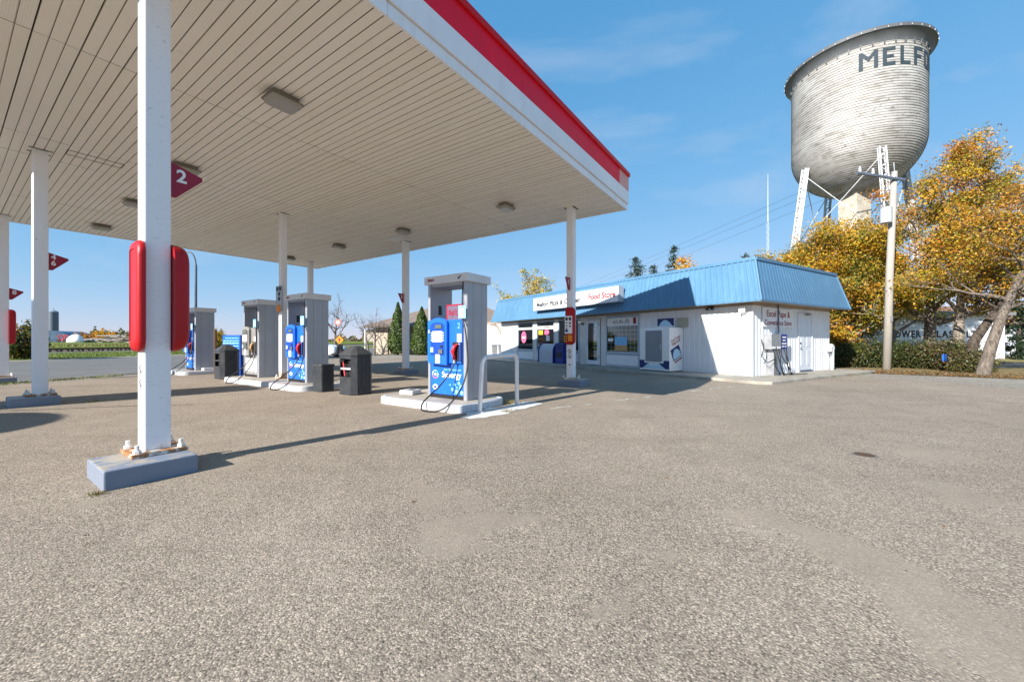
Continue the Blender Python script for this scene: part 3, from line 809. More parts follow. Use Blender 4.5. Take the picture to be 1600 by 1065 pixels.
# ------------------------------------------------------------------ pumps
def pump(u_, v_, label, style, number=None, price=False, full=True):
    t = thing('fuel_pump', label, 'fuel pump', uv(u_, v_, 0.13), CRZ, 'silver fuel pumps under the canopy')
    D, W, H = 0.60, 1.0, 2.15
    body = M['pump_blue'] if style == 'blue' else M['pump_grey']
    dark = M['pump_blue_d'] if style == 'blue' else M['pump_grey_d']
    # side pillars: profiled steel sheets
    for y0, y1 in ((0.0, 0.075), (W - 0.075, W)):
        m_ = MB(); sgn = -1 if y0 == 0 else 1; o = y0 if y0 == 0 else y1; i_ = y1 if y0 == 0 else y0
        prof = [(0.0, i_), (0.0, o - sgn * 0.02), (0.015, o), (0.16, o), (0.165, o - sgn * 0.008), (0.18, o - sgn * 0.008), (0.185, o), (0.41, o), (0.415, o - sgn * 0.008), (0.43, o - sgn * 0.008), (0.435, o), (0.585, o), (D, o - sgn * 0.02), (D, i_)]
        m_.prism(prof, 0.0, H); m_.build('side_pillar', M['steel'], t)
    # cap
    m_ = MB(); m_.prism(rrect(-0.045, D + 0.045, -0.05, W + 0.05, 0.012, 2), H - 0.008, H + 0.14); m_.build('cap', M['cap_white'], t, bevel=0.006)
    MB().box(0.02, D - 0.02, 0.075, W - 0.075, H - 0.05, H - 0.009).build('cap_liner', M['steel_in'], t)
    text('ESSO', 0.062, M['print_red'], t, (-0.047, 0.86, H + 0.065), (0, -1, 0), (0, 0, 1), bold=0.003, depth=0.001, xs=1.25)
    m_ = MB(); m_.add([(-0.047, 0.18, H + 0.065), (-0.047, 0.10, H + 0.10), (-0.047, 0.085, H + 0.095), (-0.047, 0.13, H + 0.06), (-0.047, 0.155, H + 0.03), (-0.047, 0.165, H + 0.032)], [(0, 1, 2, 3, 4, 5)])
    m_.build('printed_emblem', M['print_black'], t)
    # cabinet
    MB().box(0.03, D - 0.03, 0.075, W - 0.075, 0.0, 0.07).build('kick_plate', M['black'], t)
    MB().box(0.012, D - 0.012, 0.078, W - 0.078, 0.07, 0.72).build('lower_panel', body, t, bevel=0.006)
    MB().box(0.02, D - 0.02, 0.078, W - 0.078, 0.722, 1.40).build('cabinet', dark, t)
    # head: bulging control housing, wide wings with a raised arched console
    hw = MB()
    hw.loft([[(x, y, z) for y, z in rrect(0.078, W - 0.03, 0.66, 1.46, 0.035, 3)] for x in (0.02, -0.035)] )
    hw.build('head_housing', body, t, bevel=0.012)
    cw = MB()
    arch = [(0.40, 0.62), (0.86, 0.64), (0.86, 1.40)] + [(0.63 + 0.23 * math.cos(R(a)), 1.40 + 0.10 * math.sin(R(a))) for a in range(20, 180, 20)] + [(0.40, 1.40)]
    cw.loft([[(x, 0.63 + (y - 0.63) * k, 1.05 + (z - 1.05) * k) for y, z in arch] for x, k in ((-0.03, 1.0), (-0.085, 1.0), (-0.10, 0.96))])
    cons = cw.build('console', body, t)
    m_ = MB()
    ins = [(0.455, 0.80), (0.81, 0.80), (0.815, 1.35)] + [(0.635 + 0.175 * math.cos(R(a)), 1.35 + 0.065 * math.sin(R(a))) for a in range(20, 180, 20)] + [(0.455, 1.35)]
    m_.prism(ins, -0.104, -0.101, 'x'); m_.build('console_inset', dark, cons)
    for (nm, y0, y1, z0, z1, mt) in (('display', 0.52, 0.68, 1.30, 1.37, 'screen'), ('screen', 0.50, 0.75, 1.05, 1.25, 'print_white'), ('card_reader', 0.73, 0.80, 0.86, 0.95, 'print_ice'),
                                     ('keypad', 0.485, 0.60, 0.835, 0.92, 'black'), ('receipt_slot', 0.49, 0.55, 0.95, 0.99, 'black'), ('instruction_label', 0.565, 0.68, 0.66, 0.82, 'print_white')):
        off = 0.118 if nm != 'instruction_label' else 0.108
        MB().box(-off, -0.099, y0, y1, z0, z1).build(nm, M[mt], cons, bevel=0.003)
    m_ = MB()
    for i in range(4):
        m_.box(-0.116, -0.104, 0.765, 0.785, 1.07 + i * 0.045, 1.095 + i * 0.045); m_.box(-0.116, -0.104, 0.465, 0.485, 1.07 + i * 0.045, 1.095 + i * 0.045)
    m_.build('select_button', M['print_white'], cons)
    m_ = MB()
    for i in range(3):
        for j in range(3): m_.box(-0.121, -0.118, 0.50 + j * 0.032, 0.522 + j * 0.032, 0.845 + i * 0.024, 0.862 + i * 0.024)
    m_.build('key', M['galv'], cons)
    MB().box(-0.0375, -0.034, 0.88, 0.935, 1.22, 1.28).build('sticker', M['print_white'], t)
    MB().box(-0.0375, -0.034, 0.10, 0.20, 1.02, 1.20).build('sticker', M['print_white'], t)
    # nozzle boot and nozzle on the right side of the head
    MB().box(-0.045, -0.034, 0.09, 0.31, 0.70, 1.05).build('nozzle_boot', M['black'], t, bevel=0.004)
    MB().box(-0.075, -0.034, 0.085, 0.115, 0.70, 1.05).build('boot_cheek', dark, t, bevel=0.004)
    nz_ = MB(); nz_.tube([(-0.06, 0.24, 0.72), (-0.075, 0.24, 0.80), (-0.10, 0.245, 0.88), (-0.095, 0.215, 0.965), (-0.06, 0.17, 1.01)], [0.022, 0.034, 0.042, 0.034, 0.018], 10)
    red = M['nozzle_red'] if style == 'blue' else M['print_tan']
    nzz = nz_.build('nozzle', red, t, smooth='all')
    MB().tube([(-0.05, 0.17, 1.0), (-0.06, 0.14, 1.02), (-0.05, 0.10, 0.99)], 0.012, 8).build('spout', M['galv'], nzz, smooth='all')
    MB().tube([(-0.10, 0.205, 0.86), (-0.13, 0.21, 0.80), (-0.10, 0.22, 0.75)], 0.008, 6).build('guard', M['black'], nzz, smooth='all')
    MB().cyl(-0.065, 0.24, 0.665, 0.725, 0.026, n=10).build('swivel', M['galv'], nzz)
    # hose loop
    hp = [(-0.065, 0.24, 0.67), (-0.13, 0.29, 0.50), (-0.28, 0.38, 0.28), (-0.48, 0.46, 0.10), (-0.60, 0.49, -0.01), (-0.66, 0.45, -0.10), (-0.68, 0.34, -0.116), (-0.66, 0.16, -0.112), (-0.60, 0.0, -0.06), (-0.48, -0.12, 0.08), (-0.30, -0.17, 0.32), (-0.18, -0.17, 0.62), (-0.12, -0.11, 0.95), (-0.08, -0.03, 1.27), (-0.05, 0.055, 1.50), (-0.03, 0.08, 1.80), (0.02, 0.10, 2.14)]
    # smooth the polyline (Catmull-Rom)
    P_ = [Vector(p) for p in hp]; sm = []
    for i in range(len(P_) - 1):
        p0, p1, p2, p3 = P_[max(i - 1, 0)], P_[i], P_[i + 1], P_[min(i + 2, len(P_) - 1)]
        for k in range(4):
            s = k / 4
            sm.append(0.5 * ((2 * p1) + (p2 - p0) * s + (2 * p0 - 5 * p1 + 4 * p2 - p3) * s * s + (3 * p1 - p0 - 3 * p2 + p3) * s ** 3))
    sm.append(P_[-1])
    MB().tube(sm, 0.0135, 8).build('hose', M['rubber'], t, smooth='all')
    # tag on the hose
    tg = MB(); tg.box(-0.10, -0.088, -0.06, 0.11, 1.47, 1.70); tgo = tg.build('hose_tag', M['print_sky'], t)
    MB().box(-0.103, -0.1005, -0.045, 0.075, 1.50, 1.64).build('printed_panel', M['print_ice'], tgo)
    MB().prism([(y_ * 1.5 + 0.02, z_ + 1.585) for y_, z_ in circle(0.028, 14)], -0.106, -0.1035, 'x').build('printed_oval', M['print_white'], tgo)
    if price:
        pb = MB().box(0.16, 0.18, 0.12, 0.66, 1.44, 1.76).build('price_board', M['sign_red'], t)
        MB().box(0.154, 0.159, 0.12, 0.62, 1.46, 1.73).build('board_face', plain('lilac_card', (0.13, 0.10, 0.165), 0.6), pb)
        text('8¢/L', 0.15, M['sign_red'], pb, (0.152, 0.47, 1.60), (0, -1, 0), (0, 0, 1), bold=0.003, depth=0.001)
    # window of the inner left pillar: dark plates
    MB().box(0.22, 0.30, W - 0.08, W - 0.0755, 1.58, 1.76).build('plate', M['black'], t)
    MB().box(0.34, 0.44, W - 0.08, W - 0.0755, 1.58, 1.74).build('plate', M['print_ice'], t)
    if number:
        text(number, 0.14, M['print_sky'], t, (-0.037, 0.16, 1.34), (0, -1, 0), (0, 0, 1), depth=0.001)
    # print on the lower panel
    if style == 'blue':
        text('Synergy', 0.155, M['print_white'], t, (0.0095, 0.385, 0.44), (0, -1, 0), (0, 0, 1), bold=0.0015, depth=0.001)
        text('FUEL TECHNOLOGY', 0.043, M['print_sky'], t, (0.0095, 0.36, 0.535), (0, -1, 0), (0, 0, 1), bold=0.001, depth=0.001, xs=1.1)
        em = MB().prism([(y_ + 0.80, z_ + 0.44) for y_, z_ in circle(0.028, 16)], 0.0085, 0.0115, 'x').build('printed_emblem', M['print_white'], t)
        for i in range(12):
            a = 2 * math.pi * i / 12; mt = ['print_white', 'print_ice', 'print_sky', 'print_white', 'print_pink', 'print_pink'][i // 2]
            MB().prism([(y_ + 0.80 + 0.072 * math.cos(a), z_ + 0.44 + 0.072 * math.sin(a)) for y_, z_ in circle(0.014, 8)], 0.0085, 0.0115, 'x').build('printed_dot', M[mt], em)
        MB().prism([(y_ * 1.35 + 0.80, z_ + 0.20) for y_, z_ in circle(0.050, 18)], 0.009, 0.0115, 'x').build('printed_oval', M['print_white'], t)
        MB().prism([(y_ * 1.5 + 0.80, z_ + 0.20) for y_, z_ in circle(0.026, 14)], 0.0065, 0.0095, 'x').build('printed_oval', M['print_blue'], t)
        for (y_, z_, r_) in ((0.30, 0.27, .028), (0.20, 0.30, .03), (0.25, 0.22, .018), (0.15, 0.24, .036), (0.36, 0.18, .032), (0.25, 0.14, .045), (0.13, 0.13, .038), (0.31, 0.10, .012), (0.42, 0.26, .016), (0.19, 0.20, .014)):
            MB().prism(circle(r_, 14, y_, z_), 0.0090, 0.0115, 'x').build('printed_bubble', M['print_sky'], t)
    else:
        MB().box(0.006, 0.0115, 0.14, 0.86, 0.16, 0.55).build('print_panel', M['cap_white'], t)
    return t
pump(4.2, -0.18, 'nearest silver fuel pump with blue front and number two', 'blue', number='2', price=True)
pump(4.15, 5.16, 'second blue-fronted silver fuel pump beside the dark bins', 'blue')
pump(4.15, 7.82, 'silver fuel pump with a grey front left of the thin column', 'grey')
pump(4.15, 12.85, 'farthest silver fuel pump, half hidden by the nearest column', 'blue')

# ------------------------------------------------------------------ forecourt furniture
# hoop guard
t = thing('hoop_guard', 'white bent pipe hoop guarding the nearest pump', 'bollard', uv(3.97, -0.66, 0), CRZ)
def arc3(c, a, b, r, n=6):
    # quarter bend from direction a to b around corner c
    a, b, c = Vector(a), Vector(b), Vector(c)
    return [c - a * r + a * r * math.sin(R(90 * i / n)) + b * r * (1 - math.cos(R(90 * i / n))) for i in range(n + 1)]
pth = [Vector((0, 0, -0.05))] + arc3((0.07, -0.02, 0.93), (0.07, -0.02, 0.93 / 1.0), (1, 0, 0), 0.13) + arc3((0.97, -0.1, 0.95), (1, 0, 0), (0, 0, -1), 0.13) + [Vector((0.97, -0.1, -0.05))]
pth[1] = Vector((0.06, -0.01, 0.80))
MB().tube(pth, 0.038, 14).build('pipe', M['hoop'], t, smooth='all')
MB().cyl(0, 0, 0.0, 0.018, 0.09, 0.07).build('foot_collar', M['white_conc'], t)
MB().cyl(0.97, -0.1, 0.0, 0.018, 0.09, 0.07).build('foot_collar', M['white_conc'], t)

def service_bin(u_, v_, label, squeegee):
    t = thing('forecourt_bin', label, 'bin', uv(u_, v_, 0), CRZ, 'dark forecourt bins with pitched lids')
    D, W = 0.54, 0.62
    ch = 0.10
    oct_ = [(ch, 0), (D - ch, 0), (D, ch), (D, W - ch), (D - ch, W), (ch, W), (0, W - ch), (0, ch)]
    inset = lambda k, z: [((x - D / 2) * k + D / 2, (y - W / 2) * k + W / 2, z) for x, y in oct_]
    m_ = MB(); m_.loft([inset(0.98, 0.0), inset(1.02, 0.02), inset(1.02, 0.05), inset(1.0, 0.06), inset(1.0, 0.40)]); m_.build('lower_body', M['bin'], t)
    # upper body with an opening on the -u face: built from the other seven walls
    m_ = MB()
    for i in range(8):
        a, b = oct_[i], oct_[(i + 1) % 8]
        if i == 6: continue
        ai, bi = [((p[0] - D / 2) * 0.94 + D / 2, (p[1] - W / 2) * 0.94 + W / 2) for p in (a, b)]
        m_.prism([a, b, bi, ai], 0.40, 0.80)
    m_.build('upper_wall', M['bin'], t)
    m_ = MB(); m_.loft([inset(1.0, 0.801), inset(1.0, 0.87), inset(1.05, 0.875), inset(1.05, 0.90)]); m_.build('rim', M['bin'], t)
    m_ = MB(); m_.loft([inset(1.05, 0.90), inset(1.0, 0.92), [(x * 1, y, z) for x, y, z in inset(0.42, 1.06)], inset(0.30, 1.085), inset(0.05, 1.09)]); m_.build('lid', M['bin_lid'], t)
    MB().box(0.10, D - 0.06, 0.08, W - 0.08, 0.41, 0.79).build('liner', M['black'], t)
    MB().box(0.01, 0.10, 0.12, W - 0.12, 0.56, 0.60).build('shelf', M['cabinet_lid'] if squeegee else M['bin_lid'], t)
    m_ = MB()
    for i in range(4): m_.box(D * (0.25 + 0.17 * i) - 0.006, D * (0.25 + 0.17 * i) + 0.006, -0.006, 0.004, 0.08, 0.86)
    m_.build('rib', M['bin'], t)
    if squeegee:
        q = thing('squeegee', 'red-handled squeegee leaning in the opening of the nearer dark bin', 'squeegee', uv(u_ + 0.01, v_ + 0.33, 0.40), CRZ)
        MB().tube([(0.0, 0.0, 0.02), (0.03, 0.12, 0.36)], 0.015, 8).build('handle', M['nozzle_red'], q)
        MB().box(-0.015, 0.06, 0.02, 0.2, 0.34, 0.37).build('blade', M['black'], q)
    return t
service_bin(3.98, 2.9, 'nearer dark forecourt bin with pitched lid and a red squeegee', True)
service_bin(3.83, 9.6, 'farther dark forecourt bin left of the grey pump', False)
t = thing('washer_tub', 'low dark tub with a flat lid between the second pump and the bin', 'tub', uv(3.90, 4.05, 0), CRZ)
m = MB(); m.prism(rrect(0, 0.35, 0, 0.40, 0.06), 0.0, 0.60); m.build('body', M['bin'], t)
m = MB(); m.prism(rrect(-0.015, 0.365, -0.015, 0.415, 0.07), 0.601, 0.65); m.build('lid', M['bin_lid'], t, bevel=0.012)
# white junction box on the near island, small white fittings on the far islands
t = thing('junction_box', 'flat white metal box lying on the nearest pump island', 'box', uv(4.15, 1.20, 0.131), CRZ + 0.25)
MB().box(0, 0.32, 0, 0.30, 0, 0.085).build('case', M['cap_white'], t, bevel=0.006)
MB().box(0.08, 0.24, 0.06, 0.2, 0.0855, 0.090).build('dark_hole', M['black'], t)
t = thing('junction_box', 'flat white metal box on the farthest pump island', 'box', uv(4.3, 12.48, 0.131), CRZ)
MB().box(0, 0.32, 0, 0.26, 0, 0.085).build('case', M['cap_white'], t, bevel=0.006)
# blue merchandise cabinet
t = thing('display_cabinet', 'blue printed display cabinet standing behind the farther bin', 'cabinet', uv(4.6, 10.2, 0), CRZ + 0.35)
MB().box(0, 0.5, 0, 0.78, 0.0, 1.40).build('case', M['pump_blue_d'], t, bevel=0.01)
MB().box(-0.005, 0.0, 0.03, 0.75, 0.85, 1.38).build('printed_front', M['pump_blue'], t)
m = MB()
rg = random.Random(4)
for k in range(5):
    y_ = 0.08
    while y_ < 0.66:
        w_ = rg.uniform(0.04, 0.12); m.box(-0.008, -0.0055, y_, y_ + w_, 0.92 + k * 0.09, 0.955 + k * 0.09 + (0.02 if k == 2 else 0)); y_ += w_ + 0.025
m.build('printed_lines', M['print_sky'], t)
tag(MB().tube([(0, 0, 0), (0.0, 0.0, 1.6)], 0.045, 8).build('steel_post', M['rust_steel'], loc=uv(4.4, 11.75, 0)), 'thin rusty steel post left of the blue display cabinet', 'post')
# valve cover and leaves on the asphalt
vc = thing('valve_cover', 'small round iron valve cover set in the asphalt', 'valve cover', (3.70, 4.18, 0.0))
MB().cyl(0, 0, -0.01, 0.006, 0.11, n=28).build('rim', M['street'], vc)
MB().cyl(0, 0, 0.0061, 0.010, 0.085, n=24).build('lid', M['rust_steel'], vc)

# ------------------------------------------------------------------ the shop
shop = thing('convenience_store', 'white sided shop with a sky blue metal mansard roof', 'shop', SO, SRZ)
SL, SD, ZE = 15.6, 5.7, 2.43
def ribbed(x0, x1, z0, z1, mat, plane='front', pitch=0.20, amp=0.022, name='siding', parent=shop):
    prof = []; x = x0
    while x < x1 - 1e-6:
        e = min(x + pitch, x1)
        for f, a in ((0.0, 0), (0.60, 0), (0.68, -amp), (0.92, -amp), (1.0, 0)):
            q = x + pitch * f
            if q <= e + 1e-9: prof.append((q, a))
        x += pitch
    if prof[-1][0] < x1: prof.append((x1, 0))
    out = []
    for q, a in prof:
        if not out or q > out[-1][0] + 1e-6: out.append((q, a))
    m_ = MB()
    if plane == 'front': rows = [[(q, a, z) for q, a in out] for z in (z0, z1)]
    else: rows = [[(-a, -q, z) for q, a in out] for z in (z0, z1)]
    m_.loft(rows, cap=False, close=False)
    return m_.build(name, mat, parent)
WZ0, WZ1 = 0.68, 2.26
B0 = 0.085
ribbed(0.0, 4.45, B0, ZE, M['siding'])
ribbed(6.34, 6.66, B0, ZE, M['siding_old']); ribbed(4.45, 6.34, 2.30, ZE, M['siding_old'])
ribbed(6.66, 7.72, 2.24, ZE, M['siding_old']); ribbed(7.72, 8.08, B0, ZE, M['siding_old'])
ribbed(8.08, 13.70, 2.34, ZE, M['siding_old']); ribbed(13.70, SL, B0, ZE, M['siding'])
ribbed(0.0, 3.02, B0, ZE, M['siding'], 'side'); ribbed(4.20, SD, B0, ZE, M['siding'], 'side'); ribbed(3.02, 4.20, 2.20, ZE, M['siding'], 'side')
MB().box(-0.02, 0.02, -0.02, 0.022, B0, ZE).build('corner_trim', M['siding'], shop)
MB().box(SL - 0.02, SL + 0.02, -0.02, 0.022, B0, ZE).build('corner_trim', M['siding'], shop)
MB().box(SL - 0.01, SL, -SD, -0.02, 0.0, ZE).box(0.0, SL - 0.01, -SD - 0.01, -SD, 0.0, ZE).build('rear_wall', M['siding_old'], shop)
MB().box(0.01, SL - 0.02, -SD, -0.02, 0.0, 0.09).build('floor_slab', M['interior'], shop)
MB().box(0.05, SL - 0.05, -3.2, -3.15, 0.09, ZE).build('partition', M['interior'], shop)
for k in range(5):
    x = 5.0 + k * 1.9
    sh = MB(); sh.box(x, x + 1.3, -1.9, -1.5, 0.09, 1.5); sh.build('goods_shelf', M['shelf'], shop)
# windows on the front
def window(x0, x1, z0, z1, nx, nz_, panel=True, bars=True):
    f = 0.055
    w = MB()
    w.box(x0, x1, -0.03, 0.035, z1 - f, z1).box(x0, x1, -0.03, 0.035, z0, z0 + f).box(x0, x0 + f, -0.03, 0.035, z0 + f, z1 - f).box(x1 - f, x1, -0.03, 0.035, z0 + f, z1 - f)
    wo = w.build('window', M['shop_trim'], shop)
    MB().box(x0 + f, x1 - f, 0.0, 0.008, z0 + f, z1 - f).build('pane', M['glass'], wo)
    if bars:
        b = MB()
        for i in range(1, nx): xx = x0 + f + (x1 - x0 - 2 * f) * i / nx; b.box(xx - 0.011, xx + 0.011, -0.035, -0.019, z0 + f, z1 - f)
        for i in range(1, nz_): zz = z0 + f + (z1 - z0 - 2 * f) * i / nz_; b.box(x0 + f, x1 - f, -0.032, -0.022, zz - 0.011, zz + 0.011)
        b.build('grille', M['print_white'], wo)
    MB().box(x0 - 0.03, x1 + 0.03, -0.03, 0.06, z0 - 0.035, z0 - 0.001).build('sill', M['shop_trim'], wo)
    if panel:
        MB().box(x0, x1, -0.03, 0.012, B0, z0 - 0.037).build('base_panel', M['cabinet_lid'], shop)
        MB().box(x0 + 0.04, x1 - 0.04, 0.0121, 0.022, B0 + 0.08, z0 - 0.09).build('base_board', M['siding'], shop)
    return wo
wD = window(4.47, 6.32, WZ0, 2.28, 8, 8)
wC = window(8.12, 9.76, WZ0, 2.30, 6, 7)
wB = window(10.06, 11.70, WZ0, 2.30, 6, 7)
wA = window(12.0, 13.66, WZ0, 2.30, 6, 7)
for a, b in ((8.08, 8.12), (9.76, 10.06), (11.70, 12.0), (13.66, 13.70), (6.32, 6.34), (4.45, 4.47)):
    MB().box(a, b, -0.03, 0.018, B0, 2.33).build('mullion', M['siding_old'] if b - a > 0.1 else M['shop_trim'], shop)
# posters behind the glass
def poster(w, x0, x1, z0, z1, mt, y=0.014, name='poster'):
    return MB().box(x0, x1, y - 0.003, y, z0, z1).build(name, M[mt], w)
poster(wD, 4.54, 6.25, 1.86, 2.20, 'print_white')
m = MB()
rg = random.Random(9)
for i in range(9): 
    x = 5.0 + i * 0.11; m.tube([(x, 0.020, 1.94), (x + rg.uniform(-.06, .06), 0.020, 2.12 + rg.uniform(-.06, .04))], 0.012, 5)
m.build('printed_marks', M['print_black'], wD)
poster(wD, 4.62, 4.78, 1.92, 2.18, 'print_red', 0.019)
po = poster(wD, 5.10, 5.80, 0.78, 1.02, 'print_tan'); poster(wD, 5.10, 5.80, 1.02, 1.38, 'print_sky'); poster(wD, 5.9, 6.2, 1.18, 1.32, 'print_white')
poster(wA, 12.08, 13.58, 1.86, 1.98, 'print_white'); poster(wB, 10.14, 11.62, 1.84, 2.02, 'print_white')
text('COFFEE', 0.17, M['print_black'], wB, (10.9, 0.0165, 1.93), (-1, 0, 0), (0, 0, 1), bold=0.006, depth=0.001, xs=1.4)
m = MB()
for i in range(11): m.box(12.2 + i * 0.12, 12.27 + i * 0.12 + 0.03 * (i % 3 == 0), 0.0145, 0.0165, 1.89, 1.95)
m.build('printed_marks', M['print_red'], wA)
pk = MB().prism([(x_ * 1.0 + 13.0, z_ * 1.35 + 1.42) for x_, z_ in circle(0.26, 20)], 0.0095, 0.014, 'y').build('round_sign', M['print_pink'], wA)
MB().box(12.84, 13.16, 0.0145, 0.0165, 1.36, 1.45).build('printed_marks', M['print_white'], pk)
MB().prism([(x_ * 1.3 + 10.75, z_ * 0.9 + 1.66) for x_, z_ in circle(0.17, 16)], 0.0095, 0.014, 'y').build('round_sign', M['print_pink'], wB)
poster(wB, 11.1, 11.5, 1.55, 1.78, 'print_yellow'); poster(wB, 10.5, 10.8, 1.20, 1.5, 'print_white')
# glazed entrance door
d = MB(); d.box(6.70, 7.68, -0.03, 0.03, 2.14, 2.22).box(6.70, 6.78, -0.03, 0.03, B0 + 0.01, 2.14).box(7.60, 7.68, -0.03, 0.03, B0 + 0.01, 2.14)
d.build('door_frame', M['siding_old'], shop)
d = MB(); d.box(6.79, 6.88, -0.02, 0.022, B0 + 0.02, 2.13).box(7.50, 7.59, -0.02, 0.022, B0 + 0.02, 2.13).box(6.88, 7.50, -0.02, 0.022, 2.04, 2.13).box(6.88, 7.50, -0.02, 0.022, B0 + 0.02, 0.30)
dr = d.build('door', M['door_white'], shop)
MB().box(6.88, 7.50, 0.0, 0.008, 0.30, 2.04).build('pane', M['glass'], dr)
b = MB()
for i in range(1, 5): b.box(6.88 + 0.62 * i / 5 - 0.01, 6.88 + 0.62 * i / 5 + 0.01, -0.035, -0.019, 0.30, 2.04)
for i in range(1, 12): b.box(6.88, 7.50, -0.032, -0.022, 0.30 + 1.74 * i / 12 - 0.01, 0.30 + 1.74 * i / 12 + 0.01)
b.build('grille', M['print_white'], dr)
MB().tube([(7.45, 0.03, 0.95), (7.45, 0.07, 0.97), (7.45, 0.07, 1.25), (7.45, 0.03, 1.27)], 0.012, 8).build('handle', M['galv'], dr)
MB().box(6.775, 6.79, 0.02, 0.04, 1.9, 2.02).box(6.775, 6.79, 0.02, 0.04, 0.4, 0.52).build('hinge', M['black'], dr)
text('906', 0.16, M['print_black'], shop, (7.90, 0.004, 2.02), (-1, 0, 0), (0, 0, 1), bold=0.006, depth=0.003)
# eave soffit and fascia board under the mansard
m = MB(); o = 0.5
m.box(-o + 0.02, SL + o - 0.02, 0.0, o - 0.02, ZE - 0.012, ZE - 0.002).box(-o + 0.02, 0.0, -SD - o, 0.0, ZE - 0.012, ZE - 0.002)
m.build('eave_soffit', M['eave'], shop)
m = MB(); m.box(-0.02, SL, 0.001, 0.03, ZE - 0.10, ZE - 0.013).box(-0.03, -0.001, -SD, -0.0, ZE - 0.10, ZE - 0.013)
m.build('eave_board', M['eave'], shop)
# mansard in ribbed blue sheet
def mansard(p0, p1, q0, q1, out, pitch=0.20, amp=0.028, name='roof_sheet'):
    p0, p1, q0, q1, out = map(Vector, (p0, p1, q0, q1, out))
    n = int(round((p1 - p0).length / pitch)); lo, hi = [], []
    nrm = (p1 - p0).cross(q0 - p0).normalized()
    if nrm.dot(out) < 0: nrm = -nrm
    for i in range(n):
        for f, a in ((0.0, 0.0), (0.55, 0.0), (0.65, amp), (0.88, amp), (0.98, 0.0)):
            s = (i + f) / n
            lo.append(tuple(p0.lerp(p1, s) + nrm * a)); hi.append(tuple(q0.lerp(q1, s) + nrm * a))
    lo.append(tuple(p1)); hi.append(tuple(q1))
    m_ = MB(); m_.loft([lo, hi], cap=False, close=False)
    return m_.build(name, M['roof_blue'], shop)
ZT = 3.79; i_ = 0.14
mansard((-o, o, ZE), (SL + o, o, ZE), (-i_, i_, ZT), (SL + i_, i_, ZT), (0, 1, 0.2))
mansard((-o, -SD - o, ZE), (-o, o, ZE), (-i_, -SD - i_, ZT), (-i_, i_, ZT), (-1, 0, 0.2), 0.20, 0.007)
mansard((SL + o, o, ZE), (SL + o, -SD - o, ZE), (SL + i_, i_, ZT), (SL + i_, -SD - i_, ZT), (1, 0, 0.2))
mansard((SL + o, -SD - o, ZE), (-o, -SD - o, ZE), (SL + i_, -SD - i_, ZT), (-i_, -SD - i_, ZT), (0, -1, 0.2))
MB().box(-i_ + 0.02, SL + i_ - 0.02, -SD - i_ + 0.02, i_ - 0.02, ZT - 0.12, ZT - 0.08).build('flat_roof', M['roof_dark'], shop)
m = MB()
e = 0.035
m.box(-i_ - e, SL + i_ + e, i_ - 0.01, i_ + e + 0.02, ZT - 0.075, ZT + 0.03).box(-i_ - e - 0.02, -i_ + 0.01, -SD - i_ - e, i_ - 0.012, ZT - 0.075, ZT + 0.03)
m.build('ridge_cap', M['roof_blue'], shop, bevel=0.01)
for a, b in (((-o, o, ZE), (-i_, i_, ZT)), ((SL + o, o, ZE), (SL + i_, i_, ZT)), ((-o, -SD - o, ZE), (-i_, -SD - i_, ZT))):
    MB().tube([a, b], 0.035, 6).build('hip_cap', M['roof_blue'], shop)
m = MB(); m.box(-o - 0.01, SL + o + 0.01, o - 0.015, o + 0.012, ZE - 0.03, ZE + 0.03).box(-o - 0.012, -o + 0.015, -SD - o, o - 0.016, ZE - 0.03, ZE + 0.03)
m.build('drip_edge', M['roof_blue'], shop)
# roof sign
sg = thing('shop_sign', 'long white box sign on the blue roof reading Melfort Pizza & Chicken Food Store', 'sign', st(0, 0, 0), SRZ)
MB().box(4.95, 11.0, 0.42, 0.70, 2.84, 3.46).build('sign_box', worn('sign_box_white', (0.80, 0.80, 0.82), 0.4, (0.4, 0.38, 0.34), 0.15, 1.0, 0.04), sg, bevel=0.008)
m = MB(); m.box(4.94, 11.01, 0.41, 0.712, 3.462, 3.485).box(4.94, 11.01, 0.41, 0.712, 2.815, 2.838).box(4.925, 4.948, 0.41, 0.712, 2.838, 3.462).box(11.002, 11.02, 0.41, 0.712, 2.838, 3.462)
m.build('sign_frame', M['cabinet_lid'], sg)
text('Melfort Pizza & Chicken', 0.33, M['print_black'], sg, (9.0, 0.703, 3.10), (-1, 0, 0), (0, 0, 1), bold=0.012, depth=0.002, width=3.45)
text('Food Store', 0.36, M['print_red'], sg, (5.93, 0.703, 3.15), (-1, 0, 0), (0, 0, 1), bold=0.012, depth=0.002, width=1.62)
for x in (5.6, 8.0, 10.4): MB().box(x - 0.03, x + 0.03, 0.25, 0.43, 2.95, 3.0).build('bracket', M['dark_steel'], sg)
# side: signs, meter, door, vent, lamp
ss = thing('wall_sign', 'white wall sign with red letters reading Excel Vape & Convenience Store', 'sign', st(0, 0, 0), SRZ)
MB().box(-0.035, -0.016, -2.65, -0.55, 1.66, 2.29).build('board', M['print_white'], ss)
text('Excel Vape &', 0.30, M['print_red'], ss, (-0.037, -1.58, 2.09), (0, -1, 0), (0, 0, 1), bold=0.005, depth=0.001, width=1.58)
text('Convenience Store', 0.245, M['print_red'], ss, (-0.037, -1.58, 1.80), (0, -1, 0), (0, 0, 1), bold=0.004, depth=0.001, width=1.82)
sd = MB(); sd.box(-0.03, 0.02, -3.12, -3.03, B0 + 0.01, 2.19).box(-0.03, 0.02, -4.19, -4.10, B0 + 0.01, 2.19).box(-0.03, 0.02, -4.10, -3.12, 2.11, 2.19)
sdo = sd.build('door_frame', M['siding'], shop)
sdd = MB().box(-0.012, 0.02, -4.095, -3.125, B0 + 0.07, 2.105).build('door', M['door_white'], shop)
m = MB()
